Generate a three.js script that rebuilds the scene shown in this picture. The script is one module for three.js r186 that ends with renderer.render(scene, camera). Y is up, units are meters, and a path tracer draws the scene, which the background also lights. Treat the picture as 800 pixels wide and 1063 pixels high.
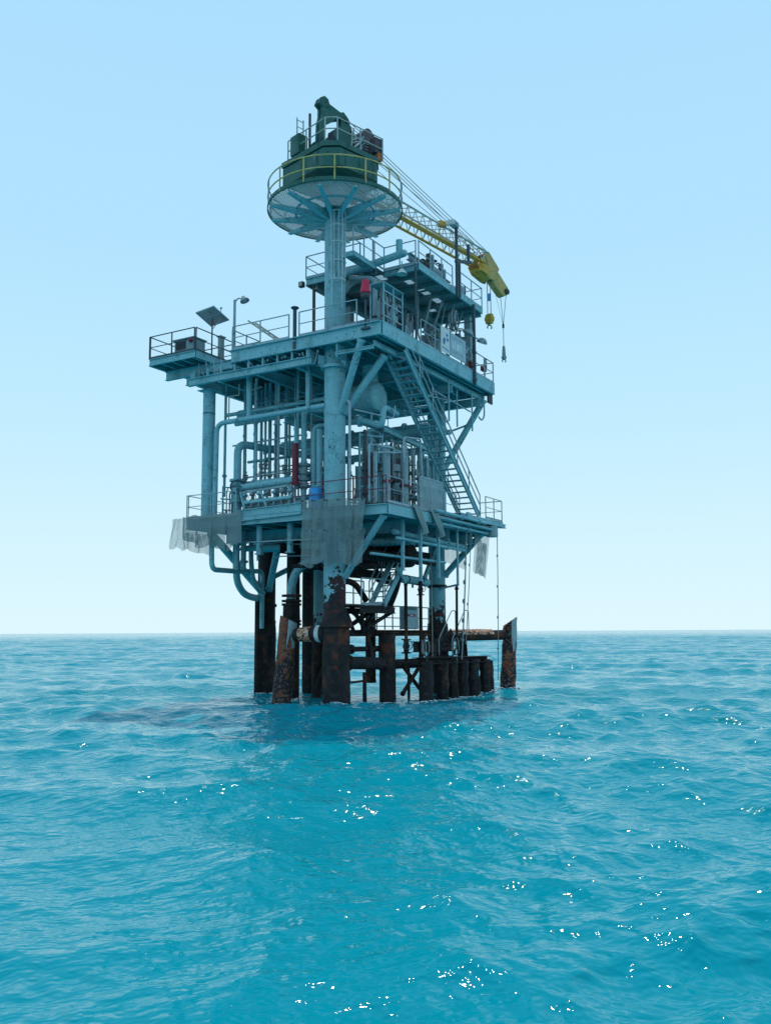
import * as THREE from 'three';
import { mergeGeometries } from 'three/addons/utils/BufferGeometryUtils.js';
import { ImprovedNoise } from 'three/addons/math/ImprovedNoise.js';

// ------------------------------------------------------------------ camera, sky, sun, exposure
const scene = new THREE.Scene();
const R = Math.PI / 180;
const camera = new THREE.PerspectiveCamera(58.45, 770 / 1024, 0.1, 60000);
const EYE = new THREE.Vector3(-32.20, 3.0, 21.39);
const FWD = new THREE.Vector3(0.8625, 0, -0.506).normalize(), RIGHT = new THREE.Vector3(0.506, 0, 0.8625).normalize();
camera.position.copy(EYE);
camera.lookAt(EYE.clone().addScaledVector(FWD, Math.cos(7.45 * R)).add(new THREE.Vector3(0, Math.sin(7.45 * R), 0)));
camera.rotateZ(-0.33 * R);

// clear tropical sky: colour by height only, plus the soft aureole of air round the sun
const SUN_AZ = 2 * R, SUN_EL = 64 * R;
const sunDir = FWD.clone().multiplyScalar(Math.cos(SUN_AZ)).addScaledVector(RIGHT, Math.sin(SUN_AZ)).multiplyScalar(Math.cos(SUN_EL)).add(new THREE.Vector3(0, Math.sin(SUN_EL), 0)).normalize();
{
  const W = 512, H = 256, data = new Float32Array(W * H * 4);
  const stops = [[0, 0.74, 0.94, 1.0], [5, 0.67, 0.91, 1.0], [12, 0.55, 0.85, 1.0], [22, 0.455, 0.775, 1.0], [37, 0.41, 0.735, 0.99], [60, 0.30, 0.61, 0.92], [90, 0.25, 0.55, 0.88]];
  for (let j = 0; j < H; j++) {
    const el = ((j + 0.5) / H - 0.5) * 180, e = Math.max(0, el);
    let k = 0; while (k < stops.length - 2 && e > stops[k + 1][0]) k++;
    const a = stops[k], b = stops[k + 1], t = Math.min(1, (e - a[0]) / (b[0] - a[0]));
    for (let i = 0; i < W; i++) {
      const az = ((i + 0.5) / W - 0.5) * 2 * Math.PI, c = Math.cos(el * R);
      const d = c * Math.cos(az) * sunDir.x + Math.sin(el * R) * sunDir.y + c * Math.sin(az) * sunDir.z;
      const glow = el > 0 ? 0.15 * Math.exp(-(1 - d) * 40) : 0;
      const o = (j * W + i) * 4;
      for (let n = 0; n < 3; n++) data[o + n] = a[n + 1] + (b[n + 1] - a[n + 1]) * t + glow;
      data[o + 3] = 1;
    }
  }
  const sky = new THREE.DataTexture(data, W, H, THREE.RGBAFormat, THREE.FloatType);
  sky.mapping = THREE.EquirectangularReflectionMapping; sky.magFilter = THREE.LinearFilter; sky.minFilter = THREE.LinearFilter; sky.needsUpdate = true;
  scene.background = sky; scene.environment = sky;
}
const sun = new THREE.DirectionalLight(new THREE.Color().setRGB(1.0, 0.97, 0.91), 2.1);
sun.position.copy(sunDir).multiplyScalar(90); sun.castShadow = true; sun.shadow.radius = 1;
sun.shadow.mapSize.set(4096, 4096);
Object.assign(sun.shadow.camera, { left: -40, right: 40, top: 40, bottom: -40, near: 1, far: 200 });
scene.add(sun, sun.target);

const renderer = new THREE.WebGLRenderer({ antialias: true });
renderer.setSize(770, 1024);
renderer.toneMapping = THREE.LinearToneMapping;
renderer.toneMappingExposure = 1.0;
renderer.shadowMap.enabled = true;

// ------------------------------------------------------------------ helpers
let seed = 12345;
const rnd = () => { seed = (seed * 1664525 + 1013904223) >>> 0; return seed / 4294967296; };
const rr = (a, b) => a + (b - a) * rnd();
const perlin = new ImprovedNoise();
const v = (x, y, z) => new THREE.Vector3(x, y, z);
const V = (a) => (a.isVector3 ? a.clone() : v(a[0], a[1], a[2]));
const used = {};
function numbered(n) { used[n] = (used[n] ?? -1) + 1; return used[n] ? n + '_' + String(used[n]).padStart(3, '0') : n; }

function tileNoise(N, cells, s) {          // tileable value noise
  let st = s; const rd = () => { st = (st * 1664525 + 1013904223) >>> 0; return st / 4294967296; };
  const g = Array.from({ length: cells * cells }, rd), out = new Float32Array(N * N), sm = (t) => t * t * (3 - 2 * t);
  for (let y = 0; y < N; y++) for (let x = 0; x < N; x++) {
    const fx = x / N * cells, fy = y / N * cells, x0 = Math.floor(fx), y0 = Math.floor(fy), tx = sm(fx - x0), ty = sm(fy - y0), x1 = (x0 + 1) % cells, y1 = (y0 + 1) % cells;
    out[y * N + x] = (g[y0 * cells + x0] * (1 - tx) + g[y0 * cells + x1] * tx) * (1 - ty) + (g[y1 * cells + x0] * (1 - tx) + g[y1 * cells + x1] * tx) * ty;
  }
  return out;
}
function fbm(N, cells, s, oct = 4) {
  const out = new Float32Array(N * N); let amp = 0.5, tot = 0;
  for (let o = 0; o < oct; o++) { const n = tileNoise(N, Math.min(N, cells << o), s + o * 977); for (let i = 0; i < out.length; i++) out[i] += n[i] * amp; tot += amp; amp *= 0.55; }
  for (let i = 0; i < out.length; i++) out[i] /= tot;
  return out;
}
const toS = (c) => Math.max(0, Math.min(255, 255 * (c <= 0.0031308 ? 12.92 * c : 1.055 * Math.pow(c, 1 / 2.4) - 0.055)));
const sst = (a, b, x) => { const t = Math.max(0, Math.min(1, (x - a) / (b - a))); return t * t * (3 - 2 * t); };
function colourTexture(W, H, f) {           // f(x, y) -> linear rgb
  const d = new Uint8Array(W * H * 4);
  for (let y = 0; y < H; y++) for (let x = 0; x < W; x++) { const c = f(x, y), o = (y * W + x) * 4; for (let k = 0; k < 3; k++) d[o + k] = toS(c[k]); d[o + 3] = 255; }
  const t = new THREE.DataTexture(d, W, H, THREE.RGBAFormat); t.colorSpace = THREE.SRGBColorSpace;
  t.wrapS = t.wrapT = THREE.RepeatWrapping; t.magFilter = THREE.LinearFilter; t.minFilter = THREE.LinearMipmapLinearFilter; t.generateMipmaps = true; t.needsUpdate = true; return t;
}
function greyTexture(N, f) {
  const d = new Uint8Array(N * N * 4);
  for (let i = 0; i < N * N; i++) { const c = Math.max(0, Math.min(255, 255 * f(i))); d[i * 4] = d[i * 4 + 1] = d[i * 4 + 2] = c; d[i * 4 + 3] = 255; }
  const t = new THREE.DataTexture(d, N, N, THREE.RGBAFormat); t.wrapS = t.wrapT = THREE.RepeatWrapping; t.magFilter = THREE.LinearFilter; t.needsUpdate = true; return t;
}
const mix3 = (a, b, t) => [a[0] + (b[0] - a[0]) * t, a[1] + (b[1] - a[1]) * t, a[2] + (b[2] - a[2]) * t];

// --- shared textures (4 m tiles)
const NT = 512, nA = fbm(NT, 4, 11, 6), nB = fbm(NT, 9, 77, 5), nC = fbm(NT, 28, 303, 4), nD = fbm(NT, 64, 909, 3);
const streak = (() => { const o = new Float32Array(NT * NT); const base = tileNoise(NT, 96, 5); for (let y = 0; y < NT; y++) for (let x = 0; x < NT; x++) o[y * NT + x] = base[Math.floor(y / 14) % NT * NT + x]; return o; })();
// worn paint: chalky patches, grime blotches, run-off streaks and rust pin-holes, as a tint of the paint
const runs = (() => {   // rust runs below bolts and chips: narrow brown trails
  const o = new Float32Array(NT * NT); let st = 991; const rd = () => { st = (st * 1664525 + 1013904223) >>> 0; return st / 4294967296; };
  for (let k = 0; k < 70; k++) { const x0 = Math.floor(rd() * NT), y0 = Math.floor(rd() * NT), L = 12 + Math.floor(rd() * rd() * 90), w = 1 + Math.floor(rd() * 3), a = 0.35 + 0.5 * rd(); for (let j = 0; j < L; j++) for (let i = 0; i < w; i++) { const p = ((y0 - j + NT) % NT) * NT + (x0 + i + Math.round(Math.sin(j * 0.11 + k))) % NT; o[(p + NT * NT) % (NT * NT)] = Math.max(o[(p + NT * NT) % (NT * NT)], a * (1 - j / L)); } }
  return o; })();
const wearMap = colourTexture(NT, NT, (x, y) => {
  const i = y * NT + x; let l = 0.84 + 0.26 * (nA[i] - 0.5) + 0.16 * (nC[i] - 0.5) + 0.10 * (streak[i] - 0.5);
  let c = [l, l, l];
  const grime = sst(0.60, 0.74, nB[i]) * 0.35; c = mix3(c, [0.42, 0.42, 0.40], grime);
  const rust = sst(0.70, 0.75, nD[i] * 0.7 + nB[i] * 0.36); c = mix3(c, [0.22, 0.12, 0.09], rust * 0.85); c = mix3(c, [0.40, 0.22, 0.15], runs[i] * 0.8);
  return c;
});
const rustMap = colourTexture(NT, NT, (x, y) => {
  const i = y * NT + x; let c = mix3([0.012, 0.011, 0.013], [0.030, 0.021, 0.019], sst(0.35, 0.65, nA[i]));
  c = mix3(c, [0.13, 0.033, 0.017], sst(0.57, 0.66, nB[i]) * sst(0.45, 0.55, nA[i]) * 0.9);
  c = mix3(c, [0.06, 0.058, 0.055], sst(0.62, 0.70, nC[i]) * 0.4);
  return c.map((k) => k * (0.75 + 0.5 * nD[i]));
});
const crustMap = colourTexture(NT, NT, (x, y) => {
  const i = y * NT + x; let c = mix3([0.55, 0.22, 0.12], [0.70, 0.46, 0.34], sst(0.4, 0.65, nC[i]));
  return mix3(c, [0.06, 0.03, 0.025], sst(0.55, 0.64, nD[i]));
});
const roughMap = greyTexture(NT, (i) => 0.45 + 0.5 * nB[i]);
const growthBump = greyTexture(NT, (i) => 0.55 * nB[i] + 0.45 * nD[i]);
const netMap = colourTexture(NT, NT, (x, y) => { const i = y * NT + x; return mix3([0.24, 0.30, 0.30], [0.15, 0.19, 0.20], sst(0.45, 0.7, nA[i])); });

const M = {};
function mat(name, rgb, o = {}) { M[name] = new THREE.MeshStandardMaterial({ name, color: new THREE.Color().setRGB(...rgb), roughness: 0.62, metalness: 0, map: wearMap, side: THREE.DoubleSide, ...o }); return M[name]; }
mat('paint', [0.27, 0.55, 0.615]);
mat('paintGrey', [0.31, 0.42, 0.455]);
mat('rail', [0.40, 0.50, 0.55]);
mat('railLight', [0.60, 0.66, 0.70]);
mat('railDark', [0.055, 0.095, 0.12]);
mat('railPale', [0.50, 0.52, 0.44]);
mat('railYellow', [0.66, 0.52, 0.18]);
mat('green', [0.018, 0.135, 0.112], { roughness: 0.45 });
mat('yellow', [0.74, 0.40, 0.05], { roughness: 0.5 });
mat('yellowPale', [0.64, 0.41, 0.12], { roughness: 0.55 });
mat('lattice', [0.58, 0.58, 0.50]);
mat('red', [0.80, 0.012, 0.075], { roughness: 0.5 });
mat('redPipe', [0.24, 0.022, 0.045]);
mat('brown', [0.10, 0.075, 0.085]);
mat('orange', [0.60, 0.16, 0.06]);
mat('blue', [0.04, 0.36, 0.80], { roughness: 0.4 });
mat('white', [0.78, 0.80, 0.80]);
mat('dark', [0.025, 0.036, 0.046]);
mat('floor', [0.060, 0.046, 0.042], { roughness: 0.9 });  // rust-brown plate, its tone darkened to put under-deck shade into the colour
mat('grating', [0.70, 0.68, 0.66]);
mat('tankPaint', [0.36, 0.68, 0.74]);
mat('oldPaint', [0.34, 0.44, 0.46]);
mat('rope', [0.32, 0.36, 0.36]);
mat('wire', [0.20, 0.24, 0.26], { metalness: 0.3 });
mat('rust', [1, 1, 1], { map: rustMap, roughness: 0.92, bumpMap: growthBump, bumpScale: 0.03 });
mat('crust', [1, 1, 1], { map: crustMap, roughness: 0.95, bumpMap: growthBump, bumpScale: 0.04 });
mat('net', [1, 1, 1], { map: netMap, roughness: 0.95 });
mat('netPale', [0.52, 0.55, 0.55], { roughness: 0.95 });
mat('timber', [0.24, 0.17, 0.12], { roughness: 0.9 });
mat('solar', [0.55, 0.48, 0.50], { roughness: 0.5 });
for (const k of ['paint', 'paintGrey', 'green', 'yellow', 'rail']) M[k].roughnessMap = roughMap, M[k].roughness = 0.9;

// --- geometry in platform metres
function boxUV(g, tile = 4) {               // uv in metres, from the side that a face points to
  if (g.index) g = g.toNonIndexed();
  const p = g.attributes.position, n = g.attributes.normal, uv = new Float32Array(p.count * 2);
  for (let t = 0; t < p.count; t += 3) {
    let ax = 0, ay = 0, az = 0; for (let k = 0; k < 3; k++) { ax += n.getX(t + k); ay += n.getY(t + k); az += n.getZ(t + k); }
    ax = Math.abs(ax); ay = Math.abs(ay); az = Math.abs(az);
    for (let k = 0; k < 3; k++) {
      const x = p.getX(t + k), y = p.getY(t + k), z = p.getZ(t + k), i = (t + k) * 2;
      if (ay > ax && ay > az) { uv[i] = x / tile; uv[i + 1] = z / tile; } else if (ax > az) { uv[i] = z / tile + 0.37; uv[i + 1] = y / tile; } else { uv[i] = x / tile + 0.71; uv[i + 1] = y / tile; }
    }
  }
  g.setAttribute('uv', new THREE.BufferAttribute(uv, 2));
  for (const k of Object.keys(g.attributes)) if (!['position', 'normal', 'uv'].includes(k)) g.deleteAttribute(k);
  return g;
}
const UPV = v(0, 1, 0);
function along(g, p, q) {                   // a geometry built round +y, centre at 0, laid from p to q
  const d = V(q).sub(V(p)), m = new THREE.Matrix4().makeRotationFromQuaternion(new THREE.Quaternion().setFromUnitVectors(UPV, d.clone().normalize()));
  return g.applyMatrix4(m).translate(...V(p).add(V(q)).multiplyScalar(0.5).toArray());
}
const cyl = (p, q, r, r2 = r, n = 10) => along(new THREE.CylinderGeometry(r2, r, V(p).distanceTo(V(q)), n, 1), p, q);
const box = (x0, y0, z0, x1, y1, z1) => new THREE.BoxGeometry(Math.abs(x1 - x0), Math.abs(y1 - y0), Math.abs(z1 - z0)).translate((x0 + x1) / 2, (y0 + y1) / 2, (z0 + z1) / 2);
function frameOf(p, q, up = [0, 1, 0]) {    // basis matrix: x along, y up, z side; origin at the middle
  const d = V(q).sub(V(p)).normalize(); let u = V(up); if (Math.abs(u.dot(d)) > 0.99) u = v(1, 0, 0);
  const s = d.clone().cross(u).normalize(); u = s.clone().cross(d);
  return new THREE.Matrix4().makeBasis(d, u, s).setPosition(V(p).add(V(q)).multiplyScalar(0.5));
}
const bar = (p, q, h, w, up) => new THREE.BoxGeometry(V(p).distanceTo(V(q)), h, w).applyMatrix4(frameOf(p, q, up));
function ibeam(p, q, h, w, up, t = 0.03) {
  const L = V(p).distanceTo(V(q)), m = frameOf(p, q, up);
  return [new THREE.BoxGeometry(L, t, w).translate(0, h / 2 - t / 2, 0), new THREE.BoxGeometry(L, t, w).translate(0, -h / 2 + t / 2, 0), new THREE.BoxGeometry(L, h - 2 * t, t).applyMatrix4(new THREE.Matrix4())].map((g) => g.applyMatrix4(m));
}
function channel(p, q, h, w, up, t = 0.03, side = 1) {   // web on one face
  const L = V(p).distanceTo(V(q)), m = frameOf(p, q, up);
  return [new THREE.BoxGeometry(L, t, w).translate(0, h / 2 - t / 2, 0), new THREE.BoxGeometry(L, t, w).translate(0, -h / 2 + t / 2, 0), new THREE.BoxGeometry(L, h - 2 * t, t).translate(0, 0, side * (w / 2 - t / 2 - 0.01))].map((g) => g.applyMatrix4(m));
}
function pipeGeo(pts, r, bend = 0.35, n = 10) {
  const P = pts.map(V), path = new THREE.CurvePath(); let a = P[0];
  for (let i = 1; i < P.length - 1; i++) {
    const d0 = P[i].clone().sub(P[i - 1]), d1 = P[i + 1].clone().sub(P[i]), k = Math.min(bend, d0.length() * 0.48, d1.length() * 0.48);
    const s = P[i].clone().addScaledVector(d0.normalize(), -k), e = P[i].clone().addScaledVector(d1.normalize(), k);
    path.add(new THREE.LineCurve3(a, s)); path.add(new THREE.QuadraticBezierCurve3(s, P[i], e)); a = e;
  }
  path.add(new THREE.LineCurve3(a, P[P.length - 1]));
  const gs = [];
  for (const c of path.curves) gs.push(new THREE.TubeGeometry(c, c.isLineCurve3 ? 1 : 6, r, n, false));
  const caps = [[P[0], P[0].clone().sub(P[1])], [P[P.length - 1], P[P.length - 1].clone().sub(P[P.length - 2])]];
  for (const [c, d] of caps) gs.push(cyl(c.clone().addScaledVector(d.normalize(), -0.002), c.clone().addScaledVector(d, 0.004), r * 0.99, r * 0.99, n));
  return gs;
}
const smoothPipe = (pts, r, n = 10, seg = 28) => new THREE.TubeGeometry(new THREE.CatmullRomCurve3(pts.map(V)), seg, r, n, false);
// a pile with an uneven skin of growth; cut = slope of its top
function pileGeo(p, q, r, r2, rough = 0.06, cut = null, n = 22, rows = 26, s = 1) {
  const P = V(p), Q = V(q), pos = [], idx = [];
  for (let j = 0; j <= rows; j++) for (let i = 0; i <= n; i++) {
    const t = j / rows, a = (i % n) / n * 2 * Math.PI, c = P.clone().lerp(Q, t), rad = r + (r2 - r) * t;
    const k = perlin.noise(Math.cos(a) * 1.6 + s * 7.1, c.y * 1.7, Math.sin(a) * 1.6 + s * 3.3) + 0.6 * perlin.noise(Math.cos(a) * 4 + s, c.y * 5, Math.sin(a) * 4);
    const rx = rad * (1 + rough * k * 1.6);
    let y = c.y; if (cut && t > 0.75) y += (t - 0.75) * 4 * (cut[0] * Math.cos(a) + cut[1] * Math.sin(a));
    pos.push(c.x + rx * Math.cos(a), y, c.z + rx * Math.sin(a));
    if (j < rows && i < n) { const b = j * (n + 1) + i; idx.push(b, b + n + 1, b + 1, b + 1, b + n + 1, b + n + 2); }
  }
  const top = pos.length / 3; pos.push(Q.x, Q.y, Q.z); for (let i = 0; i < n; i++) { const b = rows * (n + 1) + i; idx.push(b, top, b + 1); }
  const g = new THREE.BufferGeometry(); g.setAttribute('position', new THREE.Float32BufferAttribute(pos, 3)); g.setIndex(idx); g.computeVertexNormals(); return g;
}

function pileFlake(p, q, r, r2, rough, cut, s, a0, a1, t0, t1) {   // a ragged skin of old paint on a pile's own surface grid (20 x 28)
  const P = V(p), Q = V(q), n = 20, rows = 28, i0 = Math.round(a0 / 6.2832 * n), i1 = Math.round(a1 / 6.2832 * n), pos = [], idx = [], W = i1 - i0;
  const at = (i, t) => {
    const a = i / n * 2 * Math.PI, c = P.clone().lerp(Q, t), rad = r + (r2 - r) * t, k = perlin.noise(Math.cos(a) * 1.6 + s * 7.1, c.y * 1.7, Math.sin(a) * 1.6 + s * 3.3) + 0.6 * perlin.noise(Math.cos(a) * 4 + s, c.y * 5, Math.sin(a) * 4);
    const rx = rad * (1 + rough * k * 1.6) + 0.022; let y = c.y; if (cut && t > 0.75) y += (t - 0.75) * 4 * (cut[0] * Math.cos(a) + cut[1] * Math.sin(a)); return v(c.x + rx * Math.cos(a), y, c.z + rx * Math.sin(a));
  };
  const j1 = Math.round(t1 * rows);
  for (let i = i0; i <= i1; i++) { const lo = t0 + 0.09 * Math.sin(i * 2.3 + s) + 0.10 * Math.abs((i - i0) / W - 0.55), j0 = Math.round(t0 * rows) - 3; for (let j = j0; j <= j1; j++) { const w = at(i, Math.max(j / rows, Math.min(lo, t1 - 0.01))); pos.push(w.x, w.y, w.z); } }
  const H = j1 - (Math.round(t0 * rows) - 3) + 1; for (let i = 0; i < W; i++) for (let j = 0; j < H - 1; j++) { const b = i * H + j; idx.push(b, b + 1, b + H, b + H, b + 1, b + H + 1); }
  const g = new THREE.BufferGeometry(); g.setAttribute('position', new THREE.Float32BufferAttribute(pos, 3)); g.setIndex(idx); g.computeVertexNormals(); return g;
}

// --- things and parts
function thing(name, label, category, base, group) {
  const o = new THREE.Group(); o.name = numbered(name); o.position.set(...base); o.userData = { label, category };
  if (group) o.userData.group = group;
  scene.add(o); return o;
}
function part(parent, name, geos, m, label, keepUV) {
  let list = (Array.isArray(geos) ? geos.flat(3) : [geos]);
  list = list.map((g) => keepUV ? (g.index ? g.toNonIndexed() : g) : boxUV(g));
  const g = list.length > 1 ? mergeGeometries(list) : list[0];
  let p = parent, off = v(0, 0, 0); while (p && p !== scene) { off.add(p.position); p = p.parent; }
  g.translate(-off.x, -off.y, -off.z);
  const o = new THREE.Mesh(g, typeof m === 'string' ? M[m] : m); o.name = name; o.castShadow = o.receiveShadow = true;
  if (label) o.userData.label = label;
  parent.add(o); return o;
}
function guardRail(label, pts, o = {}) {     // posts, top rail, mid rail and toe board along a line
  const { h = 1.1, gap = 1.45, m = 'rail', r = 0.028, toe = true, group = 'guard rails of the platform', closed = false, mids = [0.52] } = o;
  const t = thing('guard_rail', label, 'guard rail', pts[0], group), P = pts.map(V);
  const seen = new Set();
  for (let i = 0; i < P.length - 1; i++) {
    const a = P[i], b = P[i + 1], n = Math.max(1, Math.round(a.distanceTo(b) / gap));
    for (let k = 0; k <= n; k++) {
      const c = a.clone().lerp(b, k / n), key = c.toArray().map((q) => q.toFixed(2)).join();
      if (seen.has(key)) continue; seen.add(key);
      part(t, 'post', cyl(c, c.clone().add(v(0, h, 0)), r * 1.15, r * 1.15, 8), m);
    }
    part(t, 'top_rail', cyl(a.clone().add(v(0, h, 0)), b.clone().add(v(0, h, 0)), r, r, 8), m);
    for (const q of mids) part(t, 'mid_rail', cyl(a.clone().add(v(0, h * q, 0)), b.clone().add(v(0, h * q, 0)), r * 0.8, r * 0.8, 8), m);
    if (toe) part(t, 'toe_board', bar(a.clone().add(v(0, 0.06, 0)), b.clone().add(v(0, 0.06, 0)), 0.11, 0.008), m);
  }
  return t;
}
function flange(p, dir, r, n = 14) { const d = V(dir).normalize(); return [cyl(V(p).addScaledVector(d, -0.05), V(p).addScaledVector(d, -0.008), r * 1.75, r * 1.75, n), cyl(V(p).addScaledVector(d, 0.008), V(p).addScaledVector(d, 0.05), r * 1.75, r * 1.75, n)]; }
function pipeRun(label, pts, r, m = 'paint', o = {}) {
  const t = thing(o.name ?? 'pipe', label, 'pipe', pts[0], o.group);
  part(t, 'tube', pipeGeo(pts, r, o.bend ?? Math.max(0.12, r * 2.6), o.n ?? 10), m);
  for (const f of o.flanges ?? []) {
    const i = Math.floor(f), a = V(pts[i]), b = V(pts[i + 1]);
    part(t, 'flange', flange(a.clone().lerp(b, f - i), b.clone().sub(a), r), o.fm ?? m);
  }
  return t;
}
function handwheel(c, axis, r) { const d = V(axis).normalize(), q = new THREE.Quaternion().setFromUnitVectors(v(0, 0, 1), d); const tor = new THREE.TorusGeometry(r, r * 0.11, 6, 16).applyQuaternion(q).translate(...V(c).toArray()); const e = v(1, 0, 0).applyQuaternion(q).multiplyScalar(r), f = v(0, 1, 0).applyQuaternion(q).multiplyScalar(r); return [tor, cyl(V(c).sub(e), V(c).add(e), r * 0.07, r * 0.07, 5), cyl(V(c).sub(f), V(c).add(f), r * 0.07, r * 0.07, 5)]; }
function valve(label, c, dir, r, m = 'paint', group, wm = 'railDark') {
  const d = V(dir).normalize(), t = thing('valve', label, 'valve', c, group), C = V(c), side = Math.abs(d.y) > 0.5 ? v(-0.75, 0.1, 0.65).normalize() : v(0, 1, 0);
  part(t, 'body', [new THREE.SphereGeometry(r * 1.35, 12, 8).translate(...C.toArray()), cyl(C.clone().addScaledVector(d, -r * 2.2), C.clone().addScaledVector(d, r * 2.2), r, r, 12)], m);
  for (const s of [-1, 1]) part(t, 'flange', cyl(C.clone().addScaledVector(d, s * r * 2.2), C.clone().addScaledVector(d, s * r * 2.7), r * 1.8, r * 1.8, 14), m);
  part(t, 'stem', cyl(C, C.clone().addScaledVector(side, r * 4), r * 0.35, r * 0.35, 8), m);
  part(t, 'handwheel', handwheel(C.clone().addScaledVector(side, r * 4), side, r * 1.6), wm);
  return t;
}

// ------------------------------------------------------------------ the sea
let seaAt;
function makeSea() {
  const waves = [], wind = Math.atan2(-FWD.z, -FWD.x) + 0.30;      // waves run towards the boat, a little to one side
  let st = 4242; const rd = () => { st = (st * 1664525 + 1013904223) >>> 0; return st / 4294967296; };
  const add = (n, l0, l1, slope, spread) => { for (let i = 0; i < n; i++) { const L = l0 * Math.pow(l1 / l0, (i + rd()) / n), k = 2 * Math.PI / L, a = wind + (rd() + rd() + rd() - 1.5) * spread; waves.push({ kx: Math.cos(a) * k, kz: Math.sin(a) * k, A: slope / k * (0.6 + 0.8 * rd()), ph: rd() * 6.283, L }); } };
  add(6, 7, 16, 0.022, 0.7); add(14, 2.6, 7, 0.031, 1.1); add(26, 0.9, 2.6, 0.039, 1.5); add(36, 0.24, 0.9, 0.036, 1.9);
  for (const w of waves) w.ik = 0.95 / Math.hypot(w.kx, w.kz);
  // gusts: short waves stand higher in some patches than in others
  const gust = (x, z) => 0.95 + 0.75 * perlin.noise(x * 0.045, 7.3, z * 0.045) + 0.55 * perlin.noise(x * 0.16, 2.1, z * 0.16);
  const wave = (x, z, res) => {
    let y = 0, dx = 0, dz = 0; const gu = Math.max(0.3, gust(x, z));
    for (const w of waves) {
      const f = sst(2.1, 4.2, w.L / res) * (w.L < 2.6 ? gu : 1); if (f <= 0) continue;
      const p = w.kx * x + w.kz * z + w.ph, s = Math.sin(p), A = w.A * f; y += A * Math.cos(p); dx -= A * w.ik * w.kx * s; dz -= A * w.ik * w.kz * s;
    }
    return [dx, y, dz];
  };
  seaAt = (x, z) => wave(x, z, 0.1)[1];
  const T = 6.4, a0 = Math.atan2(FWD.z, FWD.x), pos = [], uv = [], idx = [];
  const grid = (rows, cols, lateral) => {
    const base = pos.length / 3, nc = cols.length;
    for (let j = 0; j < rows.length; j++) {
      const rad = rows[j], dr = j + 1 < rows.length ? rows[j + 1] - rad : rows[j] - rows[j - 1];
      for (let i = 0; i < nc; i++) {
        const a = a0 + cols[i] * R, x = EYE.x + rad * Math.cos(a), z = EYE.z + rad * Math.sin(a), back = cols[i] > 34.1;
        const [dx, y, dz] = rad < 4000 ? wave(x, z, Math.max(dr, back ? rad * 0.05 : lateral * rad)) : [0, 0, 0];
        pos.push(x + dx, y, z + dz); uv.push(x / T, -z / T);
        if (j + 1 < rows.length) { const o = base + j * nc + i, b = base + j * nc + (i + 1) % nc; idx.push(o, b, o + nc, b, b + nc, o + nc); }
      }
    }
    return base;
  };
  const near = [], far = [], c1 = [], c2 = []; let r = 2.2;
  while (r < 112) { near.push(r); r += Math.max(0.03, Math.min(0.36, 0.0066 * r)); }
  r = 110; while (r < 380) { far.push(r); r += 0.36; } while (r < 1500) { far.push(r); r += 0.36 + (r - 380) * 0.0045; } while (r < 30000) { far.push(r); r *= 1.12; } far.push(30000);
  for (let d = -34; d <= 34.0001; d += 0.145) c1.push(d); for (let d = 37; d < 324; d += 3.5) c1.push(d);
  for (let d = -34; d <= 34.0001; d += 0.4) c2.push(d); for (let d = 38; d < 324; d += 6) c2.push(d);
  const b1 = grid(near, c1, 0.0025); grid(far, c2, 0);
  const last = pos.length / 3; pos.push(EYE.x, 0, EYE.z); uv.push(EYE.x / T, -EYE.z / T); for (let i = 0; i < c1.length; i++) idx.push(last, b1 + (i + 1) % c1.length, b1 + i);
  const g = new THREE.BufferGeometry(); g.setAttribute('position', new THREE.Float32BufferAttribute(pos, 3)); g.setAttribute('uv', new THREE.Float32BufferAttribute(uv, 2)); g.setIndex(idx); g.computeVertexNormals();
  // fine ripples as a tileable normal map
  const N = 1024, sx = new Float32Array(N * N), sz = new Float32Array(N * N);
  for (let i = 0; i < 100; i++) {
    const L = 0.06 * Math.pow(0.8 / 0.06, rd()), a = wind + (rd() + rd() - 1) * 2.2, m = Math.round(Math.cos(a) * T / L), n = Math.round(Math.sin(a) * T / L); if (!m && !n) continue;
    const kx = 2 * Math.PI * m / T, kz = 2 * Math.PI * n / T, k = Math.hypot(kx, kz), s = 0.022 * (0.5 + rd()), ph = rd() * 6.283;
    for (let y = 0; y < N; y++) for (let x = 0; x < N; x++) { const c = Math.sin(kx * x / N * T - kz * y / N * T + ph); sx[y * N + x] += s * kx / k * c; sz[y * N + x] += s * kz / k * c; }
  }
  const d = new Uint8Array(N * N * 4);
  for (let i = 0; i < N * N; i++) { const l = 1 / Math.hypot(sx[i], sz[i], 1); d[i * 4] = 127.5 + 127.5 * sx[i] * l; d[i * 4 + 1] = 127.5 - 127.5 * sz[i] * l; d[i * 4 + 2] = 127.5 + 127.5 * l; d[i * 4 + 3] = 255; }
  const nm = new THREE.DataTexture(d, N, N, THREE.RGBAFormat); nm.wrapS = nm.wrapT = THREE.RepeatWrapping; nm.magFilter = THREE.LinearFilter; nm.needsUpdate = true;
  const m = new THREE.MeshPhysicalMaterial({ name: 'sea_water', color: new THREE.Color().setRGB(0.0, 0.252, 0.312), roughness: 0.06, ior: 1.333, specularIntensity: 0.38, normalMap: nm, normalScale: new THREE.Vector2(1, 1) });
  const sea = new THREE.Mesh(g, m); sea.name = 'sea'; sea.receiveShadow = true; sea.castShadow = true;
  sea.userData = { kind: 'structure', label: 'turquoise open sea with small sunlit waves', category: 'sea' }; scene.add(sea);
}
makeSea();

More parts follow.
